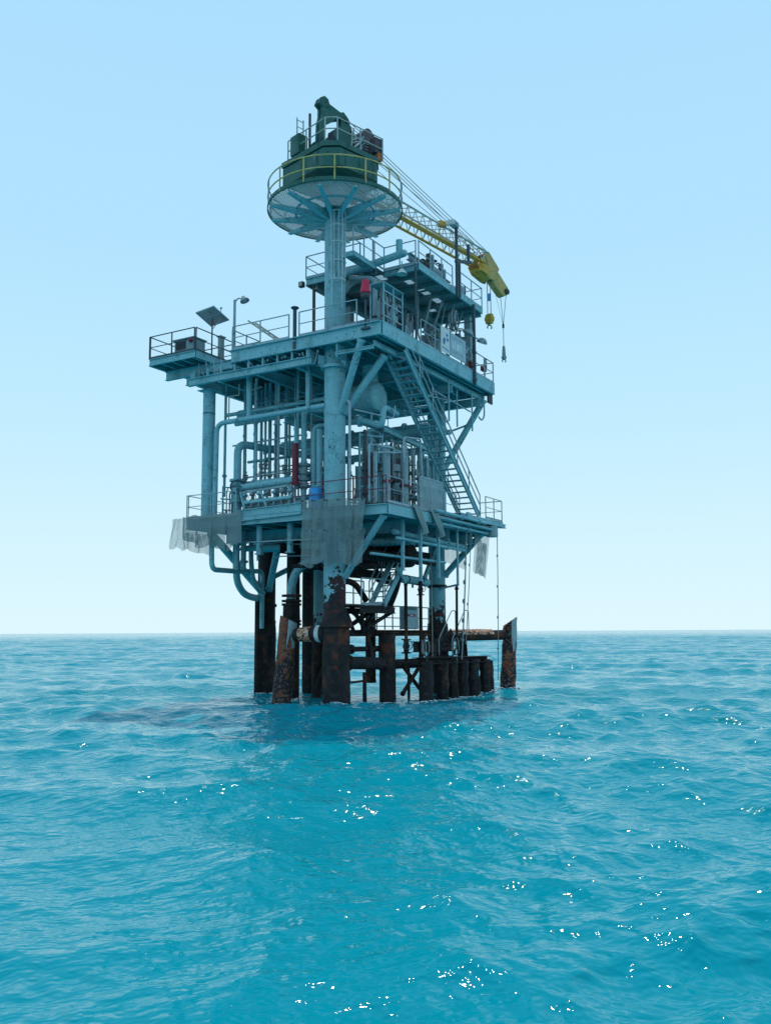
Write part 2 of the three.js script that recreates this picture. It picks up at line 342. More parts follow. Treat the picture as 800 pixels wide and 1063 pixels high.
// ------------------------------------------------------------------ legs and columns
function tubeColumn(p, q, r, n = 26, h0 = null, h1 = null) {   // uv in metres round and up, or 0..1 over h0..h1
  const g = cyl(p, q, r, r, n).toNonIndexed(), P = g.attributes.position, U = g.attributes.uv, x0 = V(p).x, z0 = V(p).z;
  for (let t = 0; t < P.count; t += 3) {
    const a = [0, 1, 2].map((k) => Math.atan2(P.getZ(t + k) - z0, P.getX(t + k) - x0) / (2 * Math.PI) + 0.5); if (Math.max(...a) - Math.min(...a) > 0.5) for (let k = 0; k < 3; k++) if (a[k] < 0.5) a[k] += 1;
    for (let k = 0; k < 3; k++) U.setXY(t + k, h0 === null ? a[k] * 2 * Math.PI * r / 4 : a[k], h0 === null ? P.getY(t + k) / 4 : (P.getY(t + k) - h0) / (h1 - h0));
  }
  return g;
}
function weatheredMap(h0, h1, edge, band, blot) {   // paint above, rust scale below, with a broken outline between them
  return colourTexture(256, 512, (x, y) => {
    const i = ((y * 2) % NT) * NT + (x * 2) % NT, h = h0 + (h1 - h0) * y / 512;
    const rust = sst(-0.06, 0.05, (edge - h) / band * (h > edge ? 0.55 : 1) + (nB[i] - 0.5) * 3.4 + (nC[i] - 0.5) * 1.6 + blot(x / 256, h));
    const l = 0.8 + 0.3 * (nA[i] - 0.5) + 0.2 * (nC[i] - 0.5);
    let p = [0.27 * l, 0.55 * l, 0.615 * l]; p = mix3(p, [0.45, 0.47, 0.46], sst(0.60, 0.66, nA[i]) * 0.4);
    const rs = mix3(mix3([0.014, 0.012, 0.014], [0.032, 0.02, 0.02], sst(0.4, 0.6, nA[i])), [0.11, 0.018, 0.022], sst(0.54, 0.64, nB[i]) * 0.8);
    return mix3(p, rs, rust);
  });
}
const weathered = (h0, h1, edge, band, blot = () => 0) => new THREE.MeshStandardMaterial({ name: 'weathered_paint', map: weatheredMap(h0, h1, edge, band, blot), roughness: 0.8, side: THREE.DoubleSide });

{ // front leg, carrying the crane
  const t = thing('support_column', 'tall front column carrying the crane, rusted sleeve at the waterline', 'column', [0, 0, 0], 'legs of the platform');
  part(t, 'shaft', tubeColumn([0, 8, 0], [0, 22.55, 0], 0.46, 30), 'paint', undefined, true);
  // front blotch of rust at the camera side of the shaft
  part(t, 'lower_shaft', tubeColumn([0, 3.0, 0], [0, 8, 0], 0.47, 30, 3, 8), weathered(3, 8, 4.35, 0.8, (u, h) => { const d = Math.abs(u - 0.90); return h < 6.6 ? 0.75 * Math.exp(-Math.pow(d / 0.12, 4)) + (6.6 - h) * 0.12 - 0.1 : -0.4; }), 'paint flaking to dark red rust', true);
  part(t, 'pile_sleeve', pileGeo([0.15, -2.5, 0], [0.13, 3.25, 0], 0.60, 0.57, 0.035, null, 26, 40, 2), 'rust', 'black and red rusted pile sleeve');
  part(t, 'collar', [cyl([0.12, 3.2, 0], [0.12, 3.42, 0], 0.70, 0.66, 26), cyl([0.12, 3.42, 0], [0.06, 3.9, 0], 0.60, 0.50, 24)], 'rust');
  part(t, 'deck_ring', [cyl([0, 14.28, 0], [0, 14.4, 0], 0.62, 0.62, 26)], 'paint');
  for (let k = 0; k < 4; k++) { const a = k * Math.PI / 2 + 0.4; part(t, 'gusset', bar([0.5 * Math.cos(a), 14.55, 0.5 * Math.sin(a)], [0.85 * Math.cos(a), 14.55, 0.85 * Math.sin(a)], 0.5, 0.03), 'paint'); }
  part(t, 'doubler_plate', [cyl([0, 12.2, 0], [0, 12.55, 0], 0.475, 0.475, 26)], 'paint');
}
{ // right-hand leg
  const t = thing('support_column', 'right column below the staircase with rust creeping up from its foot', 'column', [9.4, 0, 0], 'legs of the platform');
  part(t, 'shaft', tubeColumn([9.4, 7.6, 0], [9.4, 19.1, 0], 0.40, 26), 'paint', undefined, true);
  part(t, 'lower_shaft', tubeColumn([9.4, 3.0, 0], [9.4, 7.6, 0], 0.42, 26, 3, 8), weathered(3, 8, 4.1, 0.6, (u, h) => { const d = (u - 0.90) / 0.05, e = (h - 6.3) / 0.4; return d * d + e * e < 1 ? 1.2 : -0.15; }), 'paint rusted at the foot', true);
  part(t, 'pile_sleeve', pileGeo([9.4, -2.5, 0], [9.4, 3.4, 0], 0.58, 0.52, 0.05, null, 22, 30, 5), 'rust');
  part(t, 'collar', [cyl([9.4, 5.2, 0], [9.4, 5.34, 0], 0.5, 0.5, 24)], 'rust');
  part(t, 'crane_rest_cap', [cyl([9.4, 15.7, 0], [9.4, 15.85, 0], 0.55, 0.55, 24)], 'paint');
}
{ // rear-left leg
  const t = thing('support_column', 'dark rear column braced to the hanging left deck corner', 'column', [5.7, 0, -8], 'legs of the platform');
  part(t, 'shaft', tubeColumn([5.7, 3.4, -8], [5.7, 8.0, -8], 0.46, 24, 3, 8), 'rust', undefined, true);
  part(t, 'pile_sleeve', pileGeo([5.7, -2.5, -8], [5.7, 3.6, -8], 0.52, 0.50, 0.04, null, 22, 30, 8), 'rust');
  part(t, 'clamp', cyl([5.7, 4.3, -8], [5.7, 4.45, -8], 0.53, 0.53, 22), 'rust');
  part(t, 'riser_tube', pipeGeo([[4.95, -2, -8.0], [4.95, 4.6, -8.0]], 0.13), 'rust');
}
{ const t = thing('support_column', 'slim teal column under the left end of the main deck', 'column', [0, 8.2, -7.1], 'legs of the platform');
  part(t, 'shaft', tubeColumn([0, 7.7, -7.1], [0, 14.3, -7.1], 0.29, 24), 'paint', undefined, true);
  part(t, 'cap_plate', box(-0.4, 14.3, -7.5, 0.4, 14.34, -6.7), 'paint'); part(t, 'weld_band', cyl([0, 13.2, -7.1], [0, 13.24, -7.1], 0.296, 0.296, 24), 'rust'); }
{ const t = thing('support_column', 'slim teal column at the far back corner below the main deck', 'column', [9.4, 8.2, -6.6], 'legs of the platform');
  part(t, 'shaft', tubeColumn([9.4, 7.7, -6.6], [9.4, 14.3, -6.6], 0.29, 20), 'paint', undefined, true); part(t, 'base_plate', box(9.0, 8.2, -7.0, 9.8, 8.24, -6.2), 'paint'); }

// piles and risers standing in the sea
function seaPile(name, label, cat, p, q, r, o = {}) { const t = thing(name, label, cat, [p[0], 0, p[2]], o.group); part(t, 'pile', pileGeo(p, q, r, o.r2 ?? r, o.rough ?? 0.05, o.cut, 20, 28, o.s ?? 3), o.m ?? 'rust'); return t; }
{ const t = seaPile('fender_pile', 'leaning rusty fender pile with a flake of pale paint at its top', 'pile', [-0.35, -2.5, -2.72], [-0.1, 3.55, -2.3], 0.47, { r2: 0.36, rough: 0.035, cut: [-0.09, -0.15], s: 11, m: new THREE.MeshStandardMaterial({ name: 'fender_rust_brown', roughness: 0.9, map: colourTexture(NT, NT, (x, y) => { const i = y * NT + x; const c = mix3([0.022, 0.017, 0.017], [0.21, 0.060, 0.026], sst(0.48, 0.62, nB[i])); return mix3(c, [0.20, 0.16, 0.14], sst(0.6, 0.7, nD[i]) * 0.7); }), bumpMap: growthBump, bumpScale: 0.03, side: THREE.DoubleSide }) });
  part(t, 'paint_flake', pileFlake([-0.35, -2.5, -2.72], [-0.1, 3.55, -2.3], 0.47, 0.36, 0.035, [-0.09, -0.15], 11, 1.26, 2.52, 0.82, 1.0), 'oldPaint', 'flake of pale paint');
  const c = thing('fender_brace', 'short thick brace with orange crust and a white ring beside the front column', 'brace', [-0.1, 3.0, -2.3]);
  part(c, 'tube', [cyl([-0.05, 2.88, -2.2], [0.05, 2.95, -0.3], 0.27, 0.33, 22)], 'rust');
  part(c, 'crust', [cyl([-0.03, 2.895, -1.72], [0.0, 2.92, -1.15], 0.305, 0.335, 22)], 'crust');
  part(c, 'white_ring', [cyl([0.015, 2.93, -0.86], [0.03, 2.935, -0.66], 0.36, 0.37, 24)], 'white');
  part(c, 'collar', [cyl([0.03, 2.935, -0.62], [0.05, 2.95, -0.4], 0.40, 0.42, 24)], 'rust');
}
{ const t = seaPile('fender_pile', 'rusty orange fender pile with a pale blue-green top, standing apart', 'pile', [11.95, -2.5, 2.5], [12.85, 3.5, 2.5], 0.42, { r2: 0.34, rough: 0.11, cut: [0.10, 0.20], s: 21, m: new THREE.MeshStandardMaterial({ name: 'fender_rust', roughness: 0.9, map: colourTexture(NT, NT, (x, y) => { const i = y * NT + x; let c = mix3([0.022, 0.016, 0.018], [0.30, 0.070, 0.028], sst(0.48, 0.62, nB[i])); return mix3(c, [0.26, 0.18, 0.16], sst(0.6, 0.68, nD[i]) * 0.8); }), bumpMap: growthBump, bumpScale: 0.04, side: THREE.DoubleSide }) });
  part(t, 'paint_flake', pileFlake([11.95, -2.5, 2.5], [12.85, 3.5, 2.5], 0.42, 0.34, 0.11, [0.10, 0.20], 21, 0.63, 2.52, 0.76, 1.0), 'oldPaint', 'pale blue-green paint left on the rusty pile');
  const c = thing('fender_brace', 'dark brace crusted orange on top between right column and fender pile', 'brace', [9.9, 2.8, 0.3]);
  part(c, 'tube', pipeGeo([[9.6, 2.75, 0.2], [12.6, 2.8, 2.35]], 0.26, 0.3, 18), 'rust');
  const cr = new THREE.CylinderGeometry(0.30, 0.30, 2.4, 18, 10, true, -1.45, 2.9); const Q = cr.attributes.position; for (let i = 0; i < Q.count; i++) { const k = 1 + 0.12 * perlin.noise(Q.getX(i) * 6, Q.getY(i) * 4, Q.getZ(i) * 6); Q.setX(i, Q.getX(i) * k); Q.setZ(i, Q.getZ(i) * k); }
  cr.computeVertexNormals(); cr.rotateZ(Math.PI / 2); cr.rotateX(-Math.PI / 2); cr.rotateY(-Math.atan2(2.15, 3.0)); part(c, 'crust', cr.translate(10.95, 2.80, 1.13), 'crust', 'orange crust of dried growth'); }

seaPile('conductor_pile', 'black conductor pile behind the flanged riser', 'pile', [6.3, -2.5, -5.8], [6.3, 7.8, -5.8], 0.30, { s: 31, rough: 0.03 });
{ const t = thing('conductor_pile', 'teal painted conductor pile just behind the front column', 'pile', [4.4, 0, -3.8]); part(t, 'shaft', tubeColumn([4.4, 2.6, -3.8], [4.4, 7.8, -3.8], 0.28, 20, 3, 8), weathered(3, 8, 3.4, 0.5), undefined, true); part(t, 'pile', pileGeo([4.4, -2.5, -3.8], [4.4, 2.8, -3.8], 0.36, 0.33, 0.05, null, 20, 20, 41), 'rust'); part(t, 'guide_cone', cyl([4.4, 2.7, -3.8], [4.4, 3.2, -3.8], 0.55, 0.32, 18), 'rust'); }
{ const t = thing('flanged_riser', 'dark bent riser with bolted flanges beside the leaning fender pile', 'riser', [1.7, 0, -3.5]);
  part(t, 'pile', pileGeo([1.95, -2.5, -3.6], [1.8, 3.0, -3.55], 0.36, 0.30, 0.04, null, 18, 20, 51), 'rust');
  part(t, 'spool', [cyl([1.78, 2.9, -3.55], [1.75, 4.5, -3.5], 0.27, 0.27, 20)], 'rust');
  for (const y of [3.3, 3.45, 4.2, 4.36, 4.6]) part(t, 'flange', cyl([1.76, y, -3.52], [1.76, y + 0.1, -3.52], 0.45, 0.45, 22), 'rust'); part(t, 'valve_body', [cyl([1.76, 3.55, -3.52], [1.76, 4.2, -3.52], 0.40, 0.38, 22), cyl([1.2, 3.85, -3.3], [2.3, 3.9, -3.7], 0.2, 0.2, 16)], 'rust');
  part(t, 'bend', smoothPipe([[1.75, 4.5, -3.5], [1.7, 5.2, -3.45], [1.8, 5.9, -3.1], [2.1, 6.25, -2.4], [2.4, 6.3, -1.2]], 0.20, 14), 'paint');
  part(t, 'main_tube', [cyl([2.75, -2.0, -4.15], [2.75, 7.8, -4.15], 0.31, 0.31, 20)], 'rust');
  for (let k = 0; k < 12; k++) { const a = k / 12 * 6.283; part(t, 'bolt', cyl([1.76 + 0.37 * Math.cos(a), 3.3, -3.52 + 0.37 * Math.sin(a)], [1.76 + 0.37 * Math.cos(a), 3.65, -3.52 + 0.37 * Math.sin(a)], 0.025, 0.025, 6), 'rust'); } }
pipeRun('black elbow pipe bending into the sea between two piles', [[4.3, 1.5, -3.3], [3.6, 0.75, -3.2], [3.1, 0.2, -3.0], [2.9, -0.8, -2.9]], 0.17, 'rust', { bend: 0.5 });
{ const t = thing('mooring_post', 'small dark post rising from the sea with a bracket to front column', 'post', [2.32, 0, 0.06]); part(t, 'post', pileGeo([2.32, -1.5, 0.06], [2.26, 1.25, 0.06], 0.10, 0.085, 0.08, null, 12, 14, 61), 'rust'); part(t, 'bracket', bar([0.6, 0.85, 0.05], [2.2, 0.88, 0.06], 0.09, 0.09), 'rust'); }

// ------------------------------------------------------------------ boat landing between the front and right columns
{ const t = seaPile('landing_pile', 'thick square-topped dark pile at the head of the boat landing', 'pile', [3.33, -2.5, 0.6], [3.33, 2.95, 0.6], 0.36, { s: 71, rough: 0.04 }); part(t, 'cap_plate', box(2.95, 2.94, 0.22, 3.71, 2.99, 0.98), 'rust'); }
[[3.95, 0.36, 1.70, 'first and widest upright below the coiled rope'], [5.6, 0.25, 1.62], [6.6, 0.27, 1.62], [7.7, 0.24, 1.60], [8.9, 0.26, 1.62], [10.2, 0.24, 1.62]].forEach(([x, r, y], i) => {
  const lab = i ? ['', 'first', 'second', 'third', 'fourth', 'last'][i] + ' narrow dark upright of the boat landing row, counted from its widest upright' : 'widest dark upright of the boat landing row, beside its square-topped pile';
  seaPile('landing_post', lab, 'post', [x + rr(-0.08, 0.08), -2.5, 2.2], [x, y, 2.2], r, { r2: r * rr(0.8, 1.2), rough: i ? 0.2 : 0.12, s: 80 + i * 3.7, group: i ? 'uprights of the boat landing' : undefined });
});
[[6.1, 1.9, 0.18], [7.2, 1.5, 0.2], [8.3, 1.8, 0.2], [9.5, 1.6, 0.2], [10.55, 2.3, 0.2]].forEach(([x, z, r], i) => seaPile('landing_post', 'short black upright behind the front row of the landing', 'post', [x, -2.5, z], [x, 1.55, z], r, { rough: 0.14, s: 95 + i, group: 'rear uprights of the boat landing' }));
function steelBeam(label, p, q, h, w, m = 'rust', o = {}) { const t = thing(o.name ?? 'beam', label, 'beam', p, o.group); const L = ibeam(p, q, h, w, undefined, 0.035); part(t, 'web', [L[2]], m); part(t, 'flange', [L[0]], m); part(t, 'flange', [L[1]], m); return t; }
function tubeBeam(label, p, q, r, m = 'rust', o = {}) { const t = thing(o.name ?? 'brace', label, 'brace', p, o.group); part(t, 'tube', cyl(p, q, r, r, 16), m); const d = V(q).sub(V(p)).normalize(); for (const [e, s] of [[p, 1], [q, -1]]) part(t, 'end_collar', cyl(V(e).addScaledVector(d, s * 0.02), V(e).addScaledVector(d, s * 0.14), r * 1.22, r * 1.22, 16), m); return t; }
steelBeam('black capping beam along the row of landing uprights', [3.5, 1.72, 2.0], [10.7, 1.62, 2.1], 0.30, 0.5);
tubeBeam('rusty lower tube from front column to the landing head pile', [0.5, 1.72, 0.3], [3.1, 1.60, 0.55], 0.27);
tubeBeam('dark tube continuing along the landing behind its uprights', [3.6, 1.55, 0.6], [9.2, 1.5, 0.5], 0.22);
steelBeam('long black walkway beam between front and right columns', [0.6, 2.95, 0.0], [9.2, 2.92, 0.0], 0.28, 0.3);
tubeBeam('thin black pipe with a bulge under the walkway beam', [0.6, 2.25, -0.4], [3.2, 2.25, 0.2], 0.11);
{ const t = thing('pipe_coupling', 'black round coupling on the thin pipe under the walkway', 'coupling', [1.55, 2.25, -0.18]); part(t, 'body', new THREE.SphereGeometry(0.21, 14, 10).translate(1.55, 2.25, -0.18), 'rust'); part(t, 'clamp', cyl([1.45, 2.25, -0.2], [1.65, 2.25, -0.16], 0.17, 0.17, 12), 'rust'); }
tubeBeam('black diagonal under the right column running to the landing', [9.3, 2.8, 0.2], [6.6, 1.5, 0.9], 0.2);
tubeBeam('second black diagonal under the right column towards the head pile', [7.9, 2.9, 0.0], [6.9, 1.2, 0.3], 0.13);
steelBeam('black vertical plate post behind the landing row', [10.2, 1.5, 1.0], [10.25, 2.75, 0.9], 0.5, 0.35);
tubeBeam('black cross brace rising right behind the landing head pile', [4.1, 0.2, 0.9], [6.2, 1.7, 0.9], 0.09);
tubeBeam('black cross brace falling right behind the landing head pile', [4.3, 1.5, 0.8], [6.6, -0.1, 0.8], 0.09);
for (const [x, z] of [[4.15, 1.2], [4.5, 0.3], [5.3, 0.6]]) pipeRun('thin black pipe hanging into the sea behind the landing', [[x, 1.6, z], [x, -1.0, z]], 0.05, 'rust', { group: 'thin pipes behind the boat landing' });
{ const t = thing('caisson', 'short black hanging caisson ending just above the water', 'caisson', [4.2, 0.7, -0.8]); part(t, 'tube', [cyl([4.2, 0.72, -0.8], [4.2, 4.0, -0.8], 0.24, 0.24, 18)], 'rust'); part(t, 'end_ring', cyl([4.2, 0.68, -0.8], [4.2, 0.8, -0.8], 0.26, 0.26, 18), 'rust'); }
{ const t = thing('caisson', 'slim black caisson beside the head pile under the walkway', 'caisson', [4.0, 1.5, -0.1]); part(t, 'tube', [cyl([4.0, 1.6, -0.1], [4.0, 3.0, -0.1], 0.14, 0.14, 14)], 'rust'); part(t, 'end_ring', cyl([4.0, 1.55, -0.1], [4.0, 1.65, -0.1], 0.17, 0.17, 14), 'rust'); }
{ // steep boarding steps at the right column
  const t = thing('boarding_steps', 'rusty steep boarding steps at the foot of the right column', 'steps', [6.7, 1.7, 1.6]);
  const a = [7.9, 3.1, 1.5], b = [6.5, 1.75, 1.5];
  for (const dz of [0, 0.7]) part(t, 'stringer', bar([a[0], a[1], a[2] + dz], [b[0], b[1], b[2] + dz], 0.14, 0.03), 'rust');
  for (let k = 0; k < 6; k++) { const s = (k + 0.5) / 6, x = a[0] + (b[0] - a[0]) * s, y = a[1] + (b[1] - a[1]) * s; part(t, 'tread', box(x - 0.11, y - 0.02, 1.53, x + 0.11, y + 0.02, 2.17), 'rust'); }
  for (const dz of [0.0, 0.7]) part(t, 'handrail', pipeGeo([[a[0] + 0.5, a[1] - 0.1, a[2] + dz], [a[0] + 0.5, a[1] + 0.9, a[2] + dz], [a[0] + 0.1, a[1] + 0.9, a[2] + dz], [b[0] + 0.1, b[1] + 0.9, b[2] + dz], [b[0] + 0.1, b[1], b[2] + dz]], 0.025, 0.12, 6), 'rail');
}
// trestle and stairs below the lower deck
{ const t = thing('trestle_platform', 'dark trestle platform with crossed struts beside the front column', 'platform', [1.6, 4.1, 0.3]);
  part(t, 'floor_plate', box(0.4, 4.06, -0.6, 3.3, 4.12, 1.0), 'rust'); part(t, 'edge_beam', [ibeam([0.4, 3.92, 1.0], [3.3, 3.92, 1.0], 0.26, 0.12)], 'rust'); part(t, 'edge_beam', [ibeam([0.4, 3.92, -0.6], [3.3, 3.92, -0.6], 0.26, 0.12)], 'rust');
  for (const [a, b] of [[[0.7, 3.85, 0.9], [1.9, 3.0, 0.2]], [[3.2, 3.85, 0.9], [1.7, 3.0, 0.2]], [[1.9, 3.9, -0.4], [3.4, 3.0, 0.0]], [[2.1, 3.9, 0.7], [2.1, 3.0, 0.1]], [[1.5, 3.9, -0.4], [1.5, 3.0, 0.0]]]) part(t, 'strut', cyl(a, b, 0.085, 0.085, 10), 'rust'); }
guardRail('pale guard rail of the trestle platform beside the front column', [[0.6, 4.12, 0.95], [2.4, 4.12, 0.95]], { h: 1.15, m: 'paintGrey', gap: 0.9 });
guardRail('pale guard rail along the back of the trestle platform', [[0.6, 4.12, -0.55], [3.2, 4.12, -0.55]], { h: 1.15, m: 'paintGrey', gap: 0.9 });
guardRail('guard rail along the walkway over the black beam', [[3.2, 3.1, -0.3], [9.0, 3.08, -0.3]], { h: 1.1, m: 'paintGrey', gap: 0.7, toe: false, mids: [0.5, 0.14] });
function stairs(name, label, top, bot, w, n, o = {}) {   // runs in the x-y plane, width in z (from z to z + w)
  const t = thing(name, label, 'stairs', bot), dir = V(top).sub(V(bot)), m = o.m ?? 'paint', sh = o.h ?? 0.26;
  for (const dz of [0, w]) part(t, 'stringer', channel([bot[0], bot[1], bot[2] + dz], [top[0], top[1], top[2] + dz], sh, 0.09), m);
  for (let k = 0; k < n; k++) { const c = V(bot).addScaledVector(dir, (k + 0.5) / n); part(t, 'tread', [box(c.x - 0.13, c.y - 0.02, c.z + 0.05, c.x + 0.13, c.y + 0.02, c.z + w - 0.05)], o.tm ?? 'railDark'); }
  const N = Math.max(2, Math.round(dir.length() / 1.6));
  for (const dz of o.rails ?? [0, w]) {
    const off = v(0, 0, dz + (dz ? 0.05 : -0.05));
    for (let k = 0; k <= N; k++) { const c = V(bot).addScaledVector(dir, k / N).add(off); part(t, 'post', cyl(c, c.clone().add(v(0, 1.05, 0)), 0.028, 0.028, 8), o.rm ?? 'rail'); }
    for (const h of [0.55, 1.05]) part(t, 'handrail', cyl(V(bot).add(off).add(v(0, h, 0)), V(top).add(off).add(v(0, h, 0)), 0.03, 0.03, 8), o.rm ?? 'rail');
  }
  return t;
}
stairs('lower_stairs', 'short steep stairs from lower deck down to the trestle platform', [5.6, 7.7, 0.35], [2.3, 4.15, 0.35], 0.7, 14, { m: 'paint', tm: 'rail', rm: 'paintGrey' });
{ const t = thing('equipment_cabinet', 'grey cabinet with green top and red notice on the walkway', 'cabinet', [4.7, 3.1, 1.0]);
  part(t, 'housing', box(4.10, 3.1, 0.85, 5.35, 4.15, 1.1), 'paintGrey'); part(t, 'green_plate', box(4.25, 3.97, 1.1, 5.15, 4.12, 1.115), 'green'); part(t, 'door', box(4.25, 3.15, 1.1, 5.15, 3.68, 1.125), 'paintGrey'); part(t, 'louver', [0, 1, 2].map((k) => box(4.3, 3.79 + k * 0.055, 1.1, 5.1, 3.81 + k * 0.055, 1.13)), 'paint');
  part(t, 'red_notice', box(4.28, 3.68, 1.125, 5.02, 3.78, 1.135), 'redPipe'); part(t, 'notice_text', box(4.5, 3.72, 1.135, 4.8, 3.75, 1.139), 'white'); }
tubeBeam('front post of the walkway cabinet running up to the lower deck', [3.98, 1.7, 1.2], [3.98, 5.2, 1.2], 0.075, 'rust');
tubeBeam('post behind the walkway cabinet reaching the hanging drum', [5.75, 1.7, 1.0], [5.75, 5.4, 1.0], 0.085, 'rust');
tubeBeam('bent strut from cabinet post to the lower stairs', [3.98, 5.15, 1.2], [3.3, 5.9, 1.1], 0.06, 'paint');
valve('black valve on the post behind the walkway cabinet', [5.75, 4.95, 1.0], [0, 1, 0], 0.1, 'rust');
valve('black valve with red body on the cabinet front post', [3.98, 2.35, 1.2], [0, 1, 0], 0.12, 'rust');
{ const t = thing('drum_vessel', 'small teal horizontal drum hanging under the lower deck stairs', 'drum', [6, 5.4, 0.5]); part(t, 'shell', [cyl([4.7, 5.45, 0.5], [7.3, 5.35, 0.5], 0.2, 0.2, 18), new THREE.SphereGeometry(0.2, 14, 8).translate(4.7, 5.45, 0.5), new THREE.SphereGeometry(0.2, 14, 8).translate(7.3, 5.35, 0.5)], 'paint'); for (const x of [5.3, 6.7]) part(t, 'strap', cyl([x - 0.04, 5.43, 0.5], [x + 0.04, 5.42, 0.5], 0.215, 0.215, 18), 'rust'); part(t, 'drain', cyl([5.9, 5.2, 0.5], [5.9, 5.05, 0.5], 0.05, 0.05, 8), 'rust'); }
pipeRun('thin pipe frame hanging under the landing to the right of the column', [[6.67, 7.8, 2.5], [6.67, 5.17, 2.5]], 0.06, 'paint');
tubeBeam('level strut from right column to the hanging pipe', [9.2, 5.15, 0.3], [6.7, 5.17, 2.5], 0.05, 'paint');
pipeRun('lower hanging pipe with a coupling reaching down to the landing', [[6.95, 5.15, 2.3], [6.9, 2.7, 2.3]], 0.06, 'rust', { flanges: [0.06] });
for (const [cx, z, lab] of [[4.0, 2.0, 'pale coil of rope hanging on the widest landing upright'], [6.7, 2.15, 'pale rope loop hanging on the landing beam']]) { const t = thing('rope_coil', lab, 'rope', [cx, 1.8, z]); part(t, 'coil', [0, 1, 2].map((k) => new THREE.TorusGeometry(0.2 + 0.03 * k, 0.022, 6, 18).rotateY(0.6 + 0.2 * k).scale(1, 1.5, 1).translate(cx + 0.1 * k, 2.3, z + 0.05 * k)), 'rope'); part(t, 'tail', smoothPipe([[cx + 0.1, 2.0, z], [cx + 0.2, 1.8, z + 0.1], [cx + 0.1, 1.2, z + 0.2]], 0.02, 6), 'rope'); }
function hangRope(label, p, q, r, sag = 0.05, knots = 3) { const t = thing('rope', label, 'rope', q), a = V(p), b = V(q); part(t, 'strand', smoothPipe([a, a.clone().lerp(b, 0.3).add(v(sag, 0, 0)), a.clone().lerp(b, 0.7).add(v(-sag, 0, sag)), b], r, 6, 14), 'rope'); for (let k = 1; k <= knots; k++) part(t, 'knot', new THREE.SphereGeometry(r * 2.2, 8, 6).scale(1, 1.6, 1).translate(...a.clone().lerp(b, k / (knots + 1)).toArray()), 'rope'); return t; }
hangRope('long thin rope hanging from the landing end beam to the sea', [10.37, 8.3, 2.95], [10.1, 0.6, 2.95], 0.022, 0.04, 4);
hangRope('thick knotted rope hanging from the landing to the boat fenders', [7.2, 8.0, 2.75], [6.75, 1.7, 2.6], 0.035, 0.06, 6);
hangRope('thinner rope beside the knotted rope', [7.6, 8.0, 2.8], [7.0, 2.4, 2.7], 0.02, 0.05, 2);
hangRope('rope beside the cabinet falling to the first landing upright', [5.6, 7.6, 1.6], [4.4, 1.9, 2.3], 0.02, 0.06, 2);

// ------------------------------------------------------------------ decks
const Y1 = 8.2, Y2 = 15.7, Y3 = 19.5;
{ const t = thing('lower_deck', 'lower process deck with teal edge girders above the sea', 'deck', [4.6, Y1 - 0.5, -2.4]);
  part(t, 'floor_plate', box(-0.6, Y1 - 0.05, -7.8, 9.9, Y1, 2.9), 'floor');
  part(t, 'edge_girder', [channel([-0.6, 7.94, -7.8], [-0.6, 7.94, 2.9], 0.42, 0.14, undefined, 0.03, -1)], 'paint');
  part(t, 'edge_girder', [channel([-0.53, 7.94, 2.9], [3.2, 7.94, 2.9], 0.42, 0.14, undefined, 0.03, 1)], 'paint'); part(t, 'edge_girder', [channel([3.22, 8.05, 2.86], [9.9, 8.05, 2.86], 0.2, 0.1, undefined, 0.02, 1)], 'paint');
  part(t, 'edge_girder', [channel([9.9, 7.94, -7.8], [9.9, 7.94, 2.8], 0.42, 0.14)], 'paint'); part(t, 'edge_girder', [channel([-0.53, 7.94, -7.8], [9.8, 7.94, -7.8], 0.42, 0.14, undefined, 0.03, -1)], 'paint');
  for (let k = 0; k < 9; k++) { const z = -6.9 + k * 1.15; part(t, 'cross_beam', [ibeam([-0.5, 7.95, z], [9.8, 7.95, z], 0.3, 0.14)], 'paint'); }
  for (const x of [2.0, 4.0, 6.2, 8.8]) part(t, 'main_girder', [ibeam([x, 7.52, -7.6], [x, 7.52, 2.3], 0.5, 0.24)], 'paint');
  part(t, 'main_girder', [ibeam([0.7, 6.75, -3.4], [9.2, 6.75, -3.4], 0.45, 0.24)], 'rust'); part(t, 'main_girder', [ibeam([0.4, 6.65, 0.0], [9.1, 6.65, 0.0], 0.5, 0.24)], 'rust');
  for (const z of [-5.2, -1.6]) part(t, 'hanger', cyl([1.4, 6.3, z], [1.4, 7.0, z], 0.06, 0.06, 8), 'paint'); }
